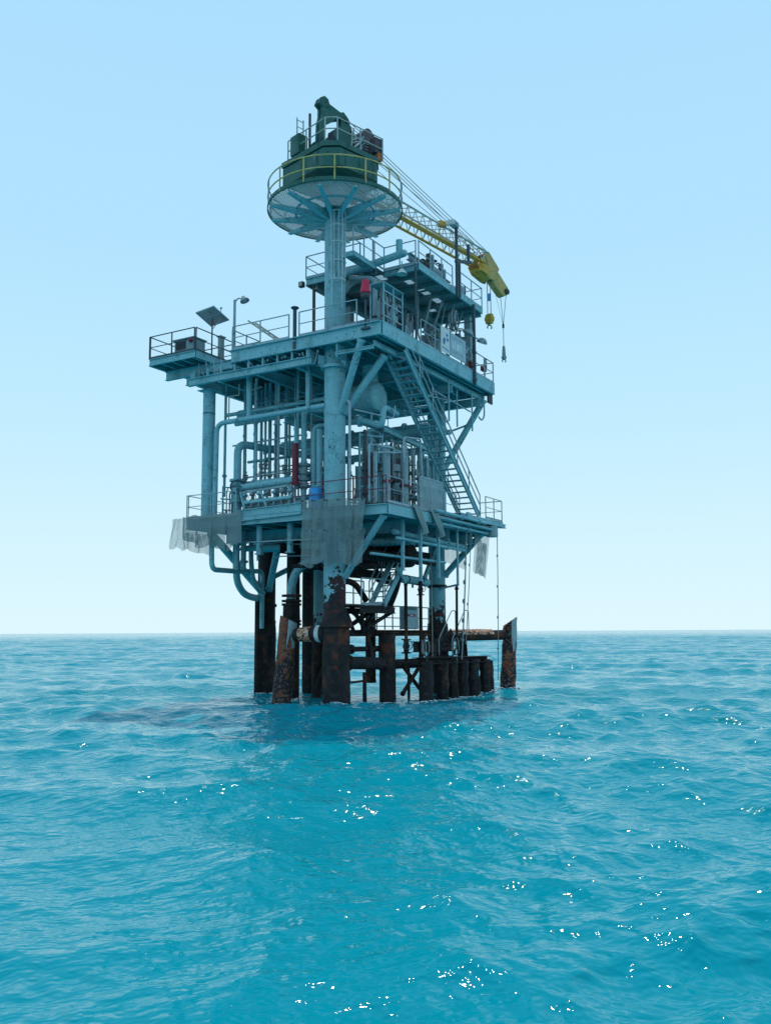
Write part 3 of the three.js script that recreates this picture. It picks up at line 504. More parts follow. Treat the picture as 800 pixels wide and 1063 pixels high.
{ const t = thing('main_deck', 'broad main deck with deep teal edge girders under the crane', 'deck', [4.7, Y2 - 0.6, -1.5]);
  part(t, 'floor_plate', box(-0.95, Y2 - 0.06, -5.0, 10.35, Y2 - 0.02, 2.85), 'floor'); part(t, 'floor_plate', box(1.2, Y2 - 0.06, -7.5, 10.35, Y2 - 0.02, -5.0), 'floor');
  const H = 0.60, yc = Y2 - H / 2;
  part(t, 'edge_girder', [channel([-1, yc, -5.0], [-1, yc, 2.9], H, 0.16, undefined, 0.035, -1)], 'paint'); part(t, 'edge_girder', [channel([-0.92, yc, 2.9], [10.4, yc, 2.9], H, 0.16, undefined, 0.035, 1)], 'paint');
  part(t, 'edge_girder', [channel([10.4, yc, -7.5], [10.4, yc, 2.82], H, 0.16)], 'paint'); part(t, 'edge_girder', [channel([1.2, yc, -7.5], [10.32, yc, -7.5], H, 0.16)], 'paint');
  part(t, 'edge_girder', [channel([1.2, yc, -7.42], [1.2, yc, -5.08], H, 0.16)], 'paint'); part(t, 'edge_girder', [channel([-0.92, yc, -5.0], [1.12, yc, -5.0], H, 0.16)], 'paint');
  for (let k = 0; k < 11; k++) { const z = -4.6 + k * 0.7; part(t, 'cross_beam', [ibeam([-0.9, 15.4, z], [10.3, 15.4, z], 0.34, 0.13)], 'paint'); }
  // lower beam layer with its stub posts
  part(t, 'lower_beam', [ibeam([-0.9, 14.58, -7.6], [-0.9, 14.58, -0.62], 0.34, 0.22)], 'paint'); part(t, 'lower_beam', [ibeam([-0.9, 14.66, 0.62], [-0.9, 14.66, 2.5], 0.14, 0.14)], 'paint');
  for (const x of [3.2, 6.2, 9.4]) part(t, 'lower_beam', [ibeam([x, 14.55, -7.4], [x, 14.55, 2.6], 0.4, 0.22)], 'paint');
  part(t, 'lower_beam', [ibeam([-0.8, 14.86, 2.45], [10.2, 14.86, 2.45], 0.2, 0.14)], 'paint'); for (const z of [-7.1, -3.6, -1.4]) part(t, 'lower_beam', [ibeam([-0.8, 14.62, z], [10.2, 14.62, z], 0.5, 0.2)], 'paint');
  for (let k = 0; k < 9; k++) part(t, 'stub_post', bar([-0.93, 14.74, -7.2 + k * 0.8], [-0.93, 15.12, -7.2 + k * 0.8], 0.10, 0.07, [1, 0, 0]), 'paint');
  part(t, 'bracket_plate', [box(-0.97, 14.5, -0.75, -0.2, 15.1, -0.70), box(-0.97, 14.5, 0.70, -0.2, 15.1, 0.75)], 'paint');
  part(t, 'end_plate', box(9.9, 14.6, 2.75, 10.45, 15.12, 2.82), 'dark', 'dark notched end plate'); }
{ const t = thing('side_platform', 'small square platform jutting out at the left end of main deck', 'platform', [0, 15.4, -8.2]);
  const y = 15.82, x0 = -1.6, x1 = 1.3, z0 = -9.45, z1 = -6.6;
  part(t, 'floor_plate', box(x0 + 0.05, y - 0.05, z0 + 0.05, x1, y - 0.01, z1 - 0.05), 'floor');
  part(t, 'edge_girder', [channel([x0, y - 0.16, z0], [x0, y - 0.16, z1], 0.32, 0.1, undefined, 0.025, -1)], 'paint'); part(t, 'edge_girder', [channel([x0 + 0.06, y - 0.16, z1], [x1, y - 0.16, z1], 0.32, 0.1, undefined, 0.025, 1)], 'paint');
  part(t, 'edge_girder', [channel([x0 + 0.06, y - 0.16, z0], [x1, y - 0.16, z0], 0.32, 0.1)], 'paint'); part(t, 'edge_girder', [channel([x1, y - 0.16, z0], [x1, y - 0.16, z1], 0.32, 0.1)], 'paint');
  for (let k = 1; k < 5; k++) part(t, 'joist', [ibeam([x0 + 0.1, y - 0.18, z0 + k * 0.64], [x1 - 0.06, y - 0.18, z0 + k * 0.64], 0.2, 0.1)], 'paint');
  part(t, 'outrigger', [ibeam([-0.5, 15.25, -9.4], [-0.5, 15.25, -5.2], 0.42, 0.2)], 'paint'); part(t, 'outrigger', [ibeam([0.7, 15.25, -9.2], [0.7, 15.25, -5.2], 0.42, 0.2)], 'paint');
  part(t, 'packing', [box(-0.85, 14.76, -7.55, -0.35, 15.05, -7.2), box(-0.75, 14.76, -6.2, -0.35, 15.05, -5.9)], 'paint');
  for (let k = 0; k < 4; k++) part(t, 'conduit', smoothPipe([[-0.9, 15.45, -7.0 + k * 0.45], [-0.95, 15.0, -6.9 + k * 0.45], [-0.8, 14.6, -7.05 + k * 0.45]], 0.025, 6, 10), 'rail'); }
{ const t = thing('upper_deck', 'upper deck below the crane boom, pale underside with openings', 'deck', [5.6, Y3 - 0.3, 0]);
  // plating in panels, some left open under bar gratings
  const nx = 8, nz = 6, x0 = 1.7, dx = (9.55 - 1.7) / nx, z0 = -2.6, dz = 5.2 / nz, open = new Set(['1,3', '2,4', '3,4', '4,4', '3,2', '4,2', '5,4', '6,3']);
  const solid = [], bars = [];
  for (let i = 0; i < nx; i++) for (let k = 0; k < nz; k++) {
    if (i < 1 && k > 3) continue;
    const xa = x0 + i * dx, za = z0 + k * dz;
    if (open.has(i + ',' + k)) { solid.push([box(xa, Y3 - 0.05, za, xa + dx, Y3 - 0.01, za + dz * 0.3), box(xa, Y3 - 0.05, za + dz * 0.75, xa + dx, Y3 - 0.01, za + dz), box(xa, Y3 - 0.05, za + dz * 0.3, xa + dx * 0.25, Y3 - 0.01, za + dz * 0.75)]); for (let q = 1; q < 6; q++) bars.push(box(xa + dx * (0.25 + q * 0.125) - 0.004, Y3 - 0.045, za + dz * 0.3, xa + dx * (0.25 + q * 0.125) + 0.004, Y3 - 0.012, za + dz * 0.75)); }
    else solid.push([box(xa, Y3 - 0.05, za, xa + dx, Y3 - 0.01, za + dz)]);
  }
  for (const s of solid) part(t, 'floor_panel', s, 'paintGrey');
  part(t, 'bar_grating', bars, 'rail').userData.kind = 'stuff';
  part(t, 'edge_girder', [channel([2.7, Y3 - 0.13, 2.7], [9.6, Y3 - 0.13, 2.7], 0.28, 0.1, undefined, 0.025, 1)], 'paint'); part(t, 'edge_girder', [channel([9.6, Y3 - 0.2, -2.7], [9.6, Y3 - 0.2, 2.65], 0.42, 0.1)], 'paint');
  part(t, 'edge_girder', [channel([1.6, Y3 - 0.17, -2.7], [1.6, Y3 - 0.17, 0.9], 0.32, 0.1, undefined, 0.025, -1)], 'paint'); part(t, 'edge_girder', [channel([1.66, Y3 - 0.17, -2.7], [9.55, Y3 - 0.17, -2.7], 0.32, 0.1)], 'paint');
  part(t, 'edge_girder', [channel([2.7, Y3 - 0.15, 0.9], [2.7, Y3 - 0.15, 2.64], 0.3, 0.1, undefined, 0.025, -1)], 'paint');
  for (let k = 0; k < 6; k++) part(t, 'joist', [ibeam([2.2 + k * 1.35, Y3 - 0.17, -2.6], [2.2 + k * 1.35, Y3 - 0.17, k ? 2.6 : 0.8], 0.2, 0.12)], 'paintGrey');
  part(t, 'main_girder', [ibeam([1.7, Y3 - 0.34, 0.2], [9.3, Y3 - 0.34, 0.2], 0.4, 0.22)], 'paintGrey'); part(t, 'main_girder', [ibeam([1.7, Y3 - 0.34, -2.2], [9.3, Y3 - 0.34, -2.2], 0.4, 0.22)], 'paintGrey');
  part(t, 'tubular_beam', [cyl([1.55, Y3 - 0.25, -0.6], [1.55, Y3 + 0.08, 2.6], 0.17, 0.17, 18), new THREE.SphereGeometry(0.17, 14, 10).translate(1.55, Y3 + 0.08, 2.6)], 'paint', 'round teal beam across the notch');
  part(t, 'stub_column', cyl([1.6, Y3 + 0.05, 2.35], [1.6, Y3 + 0.75, 2.35], 0.15, 0.15, 16), 'paint');
  part(t, 'ladder_landing', [box(-0.3, Y3 - 0.22, 0.52, 1.54, Y3 - 0.16, 1.12)], 'paint'); part(t, 'landing_edge', [channel([-0.3, Y3 - 0.26, 0.5], [-0.3, Y3 - 0.26, 1.15], 0.22, 0.06), channel([-0.27, Y3 - 0.26, 1.15], [1.5, Y3 - 0.26, 1.15], 0.22, 0.06)], 'paint'); }
for (const [x, z, y0, lab] of [[1.75, -2.35, 15.7, 'thin brown post under the near left corner of the upper deck'], [3.4, -2.45, 15.7, 'second thin brown post under the left side of the upper deck']]) { const t = thing('deck_post', lab, 'post', [x, y0, z]); part(t, 'post', cyl([x, y0, z], [x, Y3 - 0.33, z], 0.075, 0.075, 12), 'brown'); part(t, 'base_plate', box(x - 0.14, y0 - 0.01, z - 0.14, x + 0.14, y0 + 0.02, z + 0.14), 'brown'); }
for (const [x, z, lab] of [[4.6, 0.2, 'grey square post between main and upper decks behind the sign'], [9.0, 2.2, 'grey post under the far right corner of the upper deck'], [4.6, -2.2, 'grey post at the back between main and upper decks']]) { const t = thing('deck_post', lab, 'post', [x, Y2, z]); part(t, 'post', box(x - 0.17, Y2 - 0.02, z - 0.17, x + 0.17, Y3 - 0.55, z + 0.17), 'paintGrey'); part(t, 'head_plate', box(x - 0.24, Y3 - 0.55, z - 0.24, x + 0.24, Y3 - 0.53, z + 0.24), 'paintGrey'); }
{ const t = thing('stair_landing', 'cantilevered landing at the foot of the long staircase', 'platform', [9.2, 8.3, 2.3]); const y = 8.5;
  part(t, 'floor_plate', box(6.0, y - 0.05, 1.75, 10.9, y - 0.01, 2.98), 'grating'); part(t, 'edge_beam', [channel([6.0, y - 0.14, 3.02], [10.95, y - 0.14, 3.02], 0.24, 0.08, undefined, 0.02, 1)], 'paint'); part(t, 'edge_beam', [channel([10.95, y - 0.14, 1.7], [10.95, y - 0.14, 2.98], 0.24, 0.08)], 'paint');
  part(t, 'projecting_beam', [ibeam([7.6, y - 0.36, 2.6], [11.4, y - 0.16, 2.95], 0.2, 0.16)], 'paint'); for (let k = 0; k < 6; k++) part(t, 'joist', [ibeam([6.2 + k * 0.85, y - 0.2, 1.8], [6.2 + k * 0.85, y - 0.2, 2.95], 0.18, 0.1)], 'paint');
  for (let k = 0; k < 3; k++) part(t, 'service_pipe', [cyl([3.2, y - 0.30 - k * 0.16, 2.7 - k * 0.25], [10.4, y - 0.38 - k * 0.12, 2.6 - k * 0.25], 0.055, 0.055, 8)], k ? 'rail' : 'paint');
  part(t, 'junction_box', box(9.9, y - 0.75, 2.7, 10.35, y - 0.28, 3.0), 'paintGrey'); part(t, 'junction_box', box(6.5, y - 0.3, 3.06, 6.9, y + 0.05, 3.16), 'paint'); }

for (const [a, b, r, lab] of [[[3.3, 8.28, 3.12], [8.6, 8.22, 3.12], 0.07, 'upper service pipe along the outside of the stair landing'], [[3.6, 8.02, 3.06], [9.9, 8.0, 3.02], 0.05, 'middle service pipe along the outside of the stair landing'], [[4.2, 7.78, 2.95], [10.2, 7.82, 2.8], 0.06, 'lower service pipe along the outside of the stair landing']]) pipeRun(lab, [a, b], r, 'paint', { flanges: [0.15, 0.5, 0.85] });
{ const t = thing('junction_drum', 'pale drum-shaped fitting under the outer end of the stair landing', 'fitting', [9.9, 7.9, 2.95]); part(t, 'body', cyl([9.75, 7.72, 2.95], [9.75, 8.2, 2.95], 0.24, 0.24, 20), 'paintGrey'); part(t, 'lid', cyl([9.75, 7.66, 2.95], [9.75, 7.72, 2.95], 0.28, 0.28, 20), 'paintGrey'); part(t, 'spout', cyl([9.75, 7.95, 2.95], [10.15, 7.95, 3.0], 0.07, 0.07, 10), 'paint'); }
// guard rails
guardRail('grey guard rail of main deck between hooked lamp post and vent post', [[-1, Y2, -4.9], [-1, Y2, -1.75]], { gap: 1.3 });
guardRail('grey guard rail of the main deck edge in front of the crane column', [[-1, Y2, -1.2], [-1, Y2, 1.75]], { gap: 1.4 });
guardRail('grey guard rail of the main deck edge behind the sign board', [[2.5, Y2, 2.9], [8.0, Y2, 2.9]], { gap: 1.3, m: 'rail' });
guardRail('pale guard rail at the far right corner of the main deck', [[8.2, Y2, 2.9], [10.4, Y2, 2.9], [10.4, Y2, -0.5]], { gap: 1.1, m: 'rail' });
guardRail('dark guard rail of the small left platform, long outer side', [[-1.6, 15.82, -9.45], [-1.6, 15.82, -6.65]], { gap: 1.6, m: 'railDark' });
guardRail('dark guard rail of the small left platform, side facing the crane', [[-1.55, 15.82, -6.6], [1.2, 15.82, -6.6]], { gap: 2.8, m: 'railDark' });
guardRail('dark guard rail of the small left platform, far sides', [[-1.55, 15.82, -9.45], [1.3, 15.82, -9.45], [1.3, 15.82, -6.7]], { gap: 1.9, m: 'railDark', toe: false });
guardRail('short low guard rail at the notch beside the lamp post', [[-0.9, Y2, -5.0], [1.1, Y2, -5.0], [1.1, Y2, -6.5]], { gap: 1.2, h: 1.0, toe: false });
guardRail('guard rail at the back edge of the main deck', [[10.4, Y2, -7.4], [1.3, Y2, -7.4]], { gap: 1.8, toe: false });
guardRail('guard rail of the lower deck at its hanging left end', [[-0.6, Y1, -7.8], [-0.6, Y1, -4.9]], { gap: 1.5, r: 0.022 });
guardRail('guard rail across the left end of the lower deck', [[-0.5, Y1, -7.8], [6.0, Y1, -7.8]], { gap: 1.6, r: 0.022, toe: false });
guardRail('dark guard rail of the lower deck crossing the front column', [[-0.6, Y1, -1.8], [-0.6, Y1, 2.9]], { gap: 1.5, m: 'redPipe', r: 0.02, toe: false, group: 'guard rails of the platform' });
guardRail('guard rail of the lower deck under the long staircase', [[-0.5, Y1, 2.9], [5.8, Y1, 2.9]], { gap: 1.3, r: 0.022 });
guardRail('guard rail round the stair landing', [[8.9, 8.5, 3.0], [10.9, 8.5, 3.0], [10.9, 8.5, 1.8]], { gap: 1.0, r: 0.024 });
guardRail('guard rail of the upper deck along its long side under the boom', [[2.75, Y3, 2.7], [6.2, Y3, 2.7]], { gap: 1.2, m: 'rail' });
guardRail('guard rail of the upper deck beyond the boom rest', [[7.1, Y3, 2.7], [9.6, Y3, 2.7], [9.6, Y3, -2.7]], { gap: 1.2, m: 'rail' });
guardRail('guard rail of the upper deck behind the crane column', [[1.6, Y3, 0.3], [1.6, Y3, -2.7], [3.3, Y3, -2.7]], { gap: 1.6, m: 'rail' });
guardRail('guard rail of the upper deck at the notch over the round beam', [[1.65, Y3, 0.95], [2.65, Y3, 0.95], [2.65, Y3, 2.6]], { gap: 0.9, m: 'rail' });
guardRail('guard rail of the ladder landing beside the crane column', [[-0.28, Y3 - 0.15, 1.12], [1.5, Y3 - 0.15, 1.12]], { gap: 0.9, m: 'rail', toe: false });
guardRail('guard rail along the back of the upper deck', [[3.4, Y3, -2.7], [9.5, Y3, -2.7]], { gap: 1.5, m: 'rail', toe: false });

// the long staircase
stairs('long_staircase', 'long teal staircase from the main deck down to the landing', [1.05, 15.0, 1.9], [8.35, 8.55, 1.9], 1.0, 27, { m: 'paint', tm: 'paint', rm: 'rail', h: 0.28 });

// braces of the decks
tubeBeam('teal diagonal brace from front column to left edge of main deck', [-0.1, 12.35, 0.35], [-0.92, 15.1, 1.95], 0.155, 'paint');
tubeBeam('teal diagonal brace from front column to the corner of main deck', [0.05, 12.3, 0.4], [0.2, 14.6, 2.4], 0.155, 'paint');
tubeBeam('teal diagonal brace holding up the right end of the main deck', [9.5, 11.1, 0.3], [9.75, 14.75, 2.65], 0.16, 'paint');
tubeBeam('thin teal tie beside the right end brace', [9.45, 13.1, 0.3], [9.65, 13.5, 1.75], 0.05, 'paint');
tubeBeam('teal diagonal brace under the near corner of the lower deck', [0.1, 5.3, 0.45], [-0.35, 7.75, 2.65], 0.14, 'paint');
tubeBeam('teal diagonal brace from right column up to the stair landing', [9.55, 5.8, 0.35], [9.6, 8.0, 2.6], 0.16, 'paint');
tubeBeam('slim teal strut from right column down to the hanging drum', [9.0, 7.6, 0.3], [6.9, 5.5, 0.6], 0.11, 'paint');
tubeBeam('thick teal diagonal brace from rear column to the left deck corner', [5.4, 5.0, -8.0], [0.3, 7.6, -7.1], 0.19, 'paint');
tubeBeam('dark diagonal brace from rear column to the middle of the lower deck', [5.5, 5.2, -7.7], [3.2, 7.1, -5.4], 0.17, 'paint');
tubeBeam('teal diagonal brace from rear column rightwards to the lower deck', [5.9, 5.8, -7.9], [7.4, 7.0, -6.0], 0.14, 'paint');

// nets and tarps hung over the edges
function netPanel(t, name, f, nu, nv, w, m) {      // f(u, v) -> point; threads both ways
  const pos = [], idx = [];
  const ribbon = (pts, side) => { const b = pos.length / 3; pts.forEach((p, i) => { const s = side[i]; pos.push(p.x - s.x * w, p.y - s.y * w, p.z - s.z * w, p.x + s.x * w, p.y + s.y * w, p.z + s.z * w); if (i) { const k = b + i * 2; idx.push(k - 2, k - 1, k, k, k - 1, k + 1); } }); };
  const S = 7, e = 0.02;
  for (let k = 0; k <= nu; k++) { const u = k / nu, pts = [], sd = []; for (let j = 0; j <= S; j++) { const q = j / S; pts.push(f(u, q)); sd.push(f(Math.min(1, u + e), q).sub(f(Math.max(0, u - e), q)).normalize()); } ribbon(pts, sd); }
  for (let k = 0; k <= nv; k++) { const q = k / nv, pts = [], sd = []; for (let j = 0; j <= S; j++) { const u = j / S; pts.push(f(u, q).add(v(-0.004, 0, 0.002))); sd.push(f(u, Math.min(1, q + e)).sub(f(u, Math.max(0, q - e))).normalize()); } ribbon(pts, sd); }
  const g = new THREE.BufferGeometry(); g.setAttribute('position', new THREE.Float32BufferAttribute(pos, 3)); g.setIndex(idx); g.computeVertexNormals();
  return part(t, name, g, m);
}
{ const t = thing('safety_net', 'grey-green safety net of paired panels hung in front of the front column', 'net', [-0.85, 7.2, 0.5]);
  for (let c = 0; c < 5; c++) for (let rw = 0; rw < 2; rw++) {
    const z0 = -1.1 + c * 0.62, z1 = z0 + 0.635, ya = 8.5 - rw * 1.28 - 0.03 * c, yb = ya - 1.32 - (rw ? rr(0, 0.2) : 0);
    netPanel(t, 'net_panel', (u, q) => v(-0.86 - 0.09 * Math.sin(u * 3.1 + c * 1.3) * q - 0.05 * rw - 0.012 * (c % 2) - 0.03 * Math.sin(u * 11 + c * 2 + q * 3), ya + (yb - ya) * q + 0.04 * Math.sin(u * 3.14) + 0.09 * q * Math.sin(u * 5 + c * 1.9 + rw), z0 + (z1 - z0) * u + 0.05 * Math.sin(q * 3 + c * 2)), 15, 30, 0.0098, 'net');
    for (const u of [0.1, 0.9]) part(t, 'tie', new THREE.SphereGeometry(0.035, 8, 6).translate(-0.9, ya, z0 + 0.62 * u), 'dark');
  } }
{ const t = thing('safety_net', 'dark sagging tarp net hung at the left corner of lower deck', 'net', [-0.75, 7.6, -6.3]);
  for (let c = 0; c < 4; c++) { const z0 = -7.9 + c * 0.85, yb = [7.35, 6.85, 6.9, 6.6][c], yb2 = [6.95, 6.9, 6.6, 6.95][c];
    netPanel(t, 'net_panel', (u, q) => v(-0.74 - 0.08 * Math.sin(u * 5 + c * 1.7) * q, 8.3 - 0.05 * Math.sin(u * 6) + (yb + (yb2 - yb) * u - 8.3) * q, z0 + 0.87 * u), 22, 34, 0.0098, 'net'); } }
{ const t = thing('safety_net', 'pale see-through net strips hanging off the left end of lower deck', 'net', [-0.7, 7.5, -8.5]);
  netPanel(t, 'net_panel', (u, q) => v(-0.62 + 0.07 * Math.sin(u * 17 + q * 2), 8.25 - (1.3 + 0.14 * u + 0.08 * Math.sin(u * 9)) * q, -7.85 - 0.8 * (1 - u) - 0.25 * q * (1 - u) + 0.03 * Math.sin(q * 6 + u * 8)), 40, 30, 0.006, 'netPale');
  netPanel(t, 'net_panel', (u, q) => v(-0.55 + 1.5 * u + 0.05 * Math.sin(u * 19), 7.6 - 0.75 * q - 0.25 * u * q + 0.05 * Math.sin(u * 11) * q, -8.05 + 0.5 * u + 0.05 * Math.sin(u * 14 + q)), 40, 22, 0.006, 'netPale'); }
{ const t = thing('safety_net', 'pale net hanging beside the right column under the landing', 'net', [9.6, 7, 1.2]); netPanel(t, 'net_panel', (u, q) => v(9.9 + 0.05 * Math.sin(q * 5), 8.0 - (1.3 + 0.6 * u) * q, -0.2 + 1.5 * u + 0.1 * q), 22, 24, 0.009, 'netPale'); }
{ const t = thing('safety_net', 'torn square of coarse net hanging from the end of the landing', 'net', [10, 7, 2.5]); netPanel(t, 'net_panel', (u, q) => v(8.9 + 1.55 * u - 0.45 * q + 0.04 * Math.sin(q * 5), 8.1 - (2.2 + 0.25 * u + 0.08 * Math.sin(u * 8)) * q, 2.4 + 0.1 * Math.sin(u * 8 + q)), 40, 54, 0.0065, 'netPale'); netPanel(t, 'net_patch', (u, q) => v(9.0 + 0.95 * u - 0.35 * q, 7.5 - 1.65 * q - 0.15 * u, 2.5 + 0.07 * Math.sin(u * 7)), 24, 36, 0.009, 'net'); }
for (const [x, lab] of [[1.35, 'grey tarp sheet folded over the lower deck edge beside the stairs'], [2.9, 'second grey tarp sheet hanging nearer the landing']]) {
  const t = thing('tarp_sheet', lab, 'tarp', [x, 7.7, 3.0]); const g = new THREE.PlaneGeometry(1, 1, 16, 12), P = g.attributes.position;
  for (let i = 0; i < P.count; i++) { const u = P.getX(i) + 0.5, q = 0.5 - P.getY(i); P.setXYZ(i, x + 0.75 * u + 0.55 * q, 8.35 - (1.1 + 0.12 * Math.sin(u * 5)) * q - 0.1 * u, 3.05 + 0.07 * Math.sin(u * 9 + q * 2) * (0.3 + q) + 0.1 * q); } g.computeVertexNormals(); part(t, 'sheet', g, 'net'); part(t, 'hem', cyl([x, 8.36, 3.03], [x + 0.75, 8.26, 3.03], 0.02, 0.02, 6), 'rope'); }

// ------------------------------------------------------------------ process equipment between the decks
pipeRun('long teal pipe rising beside the slim left column and running to the front column', [[-0.3, 6.9, -6.4], [-0.3, 12.6, -6.35], [-0.3, 12.68, -0.3]], 0.115, 'paint', { bend: 0.45, n: 14 });
pipeRun('U-shaped pipe looping below the left end of the lower deck', [[-0.3, 7.9, -6.55], [-0.3, 5.85, -6.5], [2.0, 5.9, -6.9], [4.95, 6.1, -7.7], [5.0, 3.2, -7.75]], 0.12, 'paint', { bend: 0.4 });
pipeRun('thick teal elbow pipe above the manifold skid', [[0.5, 8.2, -5.75], [0.5, 11.75, -5.75], [3.4, 11.7, -4.9], [6.5, 11.6, -3.2]], 0.18, 'paint', { bend: 0.5, n: 14, flanges: [0.45] });
{ const t = thing('curved_pipe', 'thick curved pipe sweeping down from lower deck to rear column', 'pipe', [2.2, 7, -7]); part(t, 'tube', smoothPipe([[1.9, 7.8, -6.9], [1.9, 6.4, -6.9], [2.3, 5.5, -7.15], [3.2, 4.95, -7.5], [4.3, 4.75, -7.8], [5.3, 4.75, -8.0]], 0.17, 14, 34), 'paint'); part(t, 'flange', flange([1.9, 7.2, -6.9], [0, 1, 0], 0.17), 'paint'); }
{ const t = thing('curved_pipe', 'second dark curved pipe inside the first sweeping to rear column', 'pipe', [3.0, 7, -7]); part(t, 'tube', smoothPipe([[3.0, 7.6, -6.9], [3.1, 6.4, -6.95], [3.6, 5.6, -7.2], [4.6, 5.1, -7.6], [5.4, 5.0, -7.9]], 0.12, 12, 30), 'paint'); part(t, 'flange', flange([3.0, 7.1, -6.9], [0, 1, 0], 0.12), 'paint'); }
pipeRun('pipe pair spool hanging under the left deck corner', [[1.1, 7.8, -6.2], [1.1, 5.9, -6.2]], 0.10, 'paint', { flanges: [0.5] });
pipeRun('short dark spool beside the U-shaped pipe', [[1.7, 7.8, -6.3], [1.7, 5.95, -6.3]], 0.13, 'paint', { flanges: [0.3, 0.8] });
// vertical riser pipes in front of the open back
const RZ = (x, px) => 0;
[[1.0, -6.95, 0.065], [2.0, -6.51, 0.05], [1.0, -5.08, 0.075], [3.5, -6.77, 0.05], [2.0, -5.31, 0.06], [2.0, -5.04, 0.085], [3.5, -5.81, 0.06], [1.0, -3.77, 0.06], [2.0, -4.08, 0.085], [3.5, -4.63, 0.055], [1.0, -2.68, 0.06]].forEach(([x, z, r], i) =>
  pipeRun('teal riser pipe between manifold and main deck, ' + ['first', 'second', 'third', 'fourth', 'fifth', 'sixth', 'seventh', 'eighth', 'ninth', 'tenth', 'eleventh'][i] + ' from the slim column', [[x, 9.4, z], [x, 14.9, z]], r, i % 4 === 3 ? 'rail' : 'paint', { group: 'vertical riser pipes of the process deck', flanges: [0.18 + 0.05 * (i % 5)] }));
pipeRun('beaded riser pipe with stacked couplings', [[3.5, 8.6, -5.75], [3.5, 14.4, -5.75]], 0.09, 'paint', { flanges: [0.15, 0.25, 0.35, 0.45, 0.55, 0.65] });
{ const t = thing('pipe', 'dark red vertical pipe behind the skid frame', 'pipe', [0.2, 8.3, -2.23]); part(t, 'tube', cyl([0.2, 9.5, -2.23], [0.2, 11.3, -2.23], 0.14, 0.14, 16), 'redPipe'); part(t, 'neck', cyl([0.2, 11.3, -2.23], [0.2, 12.4, -2.23], 0.06, 0.06, 12), 'paint'); part(t, 'base_flange', flange([0.2, 9.5, -2.23], [0, 1, 0], 0.14), 'redPipe'); }
pipeRun('teal hooked pipe to the left of the front column, taller', [[0.6, 8.2, -2.05], [0.6, 12.9, -2.05], [1.5, 12.9, -0.9]], 0.13, 'paint', { bend: 0.35, n: 14, flanges: [0.28, 0.38, 0.46] });
pipeRun('teal hooked pipe to the left of the front column, shorter', [[0.8, 8.2, -1.65], [0.8, 12.15, -1.65], [1.6, 12.2, -0.5]], 0.12, 'paint', { bend: 0.35, n: 14 });
pipeRun('straight teal pipe touching the front column', [[0.6, 8.2, -1.2], [0.6, 11.9, -1.2]], 0.14, 'paint', { n: 14, flanges: [0.3] });
pipeRun('stack of heavy flanges on the taller hooked pipe', [[0.6, 9.3, -2.05], [0.6, 10.5, -2.05]], 0.17, 'paintGrey', { flanges: [0.1, 0.35, 0.6, 0.9], n: 16 });
valve('heavy flanged valve at the foot of the thick elbow pipe', [0.5, 9.5, -5.75], [0, 1, 0], 0.2, 'paint');
// manifold on its skid
{ const t = thing('manifold_skid', 'manifold skid with sloping frame at the lower deck edge', 'skid', [-0.3, Y1, -3.4]);
  part(t, 'top_bar', bar([-0.5, 9.2, -4.75], [-0.5, 9.32, -1.9], 0.09, 0.09), 'paintGrey'); part(t, 'leg', bar([-0.5, 9.3, -1.9], [-0.55, 7.95, -1.5], 0.10, 0.09, [1, 0, 0]), 'paintGrey'); part(t, 'leg', bar([-0.5, 9.2, -3.6], [-0.55, 8.0, -3.0], 0.07, 0.07, [1, 0, 0]), 'paint'); part(t, 'leg', bar([-0.5, 9.15, -4.7], [-0.55, 8.0, -4.3], 0.07, 0.07, [1, 0, 0]), 'paint');
  part(t, 'mid_bar', bar([-0.5, 8.75, -4.6], [-0.5, 8.82, -1.8], 0.12, 0.06), 'paint'); part(t, 'base_girder', [channel([-0.66, 8.14, -4.8], [-0.66, 8.24, -1.3], 0.5, 0.12, undefined, 0.03, -1)], 'paint');
  part(t, 'header', cyl([0.2, 9.58, -5.2], [0.2, 9.66, -2.3], 0.17, 0.17, 16), 'paint'); part(t, 'header', cyl([0.35, 8.6, -5.2], [0.35, 8.66, -1.9], 0.13, 0.13, 14), 'paintGrey');
  for (let k = 0; k < 7; k++) { const z = -5.0 + k * 0.42; part(t, 'branch', [cyl([0.2, 9.5, z], [0.1, 8.6, z], 0.06, 0.06, 10), cyl([0.15, 9.25, z], [0.14, 9.15, z], 0.13, 0.13, 12), cyl([0.13, 8.95, z], [0.12, 8.86, z], 0.13, 0.13, 12)], k % 2 ? 'paintGrey' : 'paint'); part(t, 'handwheel', handwheel([-0.25, 9.02, z], [1, 0.2, 0], 0.12), 'railDark'); } }
for (const [x, y, z] of [[0.9, 10.1, -5.6], [1.2, 10.6, -4.9], [1.6, 9.9, -4.4], [1.1, 10.4, -3.5], [1.9, 10.9, -5.2]]) valve('small handwheel valve on a thin riser', [x, y, z], [0, 1, 0], 0.075, 'paintGrey', 'small valves on the risers');
for (const [y, z0, z1, x, lab] of [[11.9, -6.8, -2.5, 1.4, 'thin horizontal pipe crossing the risers, upper'], [10.3, -6.0, -1.5, 1.5, 'thin horizontal pipe crossing the risers, lower'], [10.8, -6.9, -3.0, 3.3, 'thin horizontal pipe crossing the far risers']]) pipeRun(lab, [[x, y, z0], [x, y + 0.08, z1]], 0.04, 'rail');
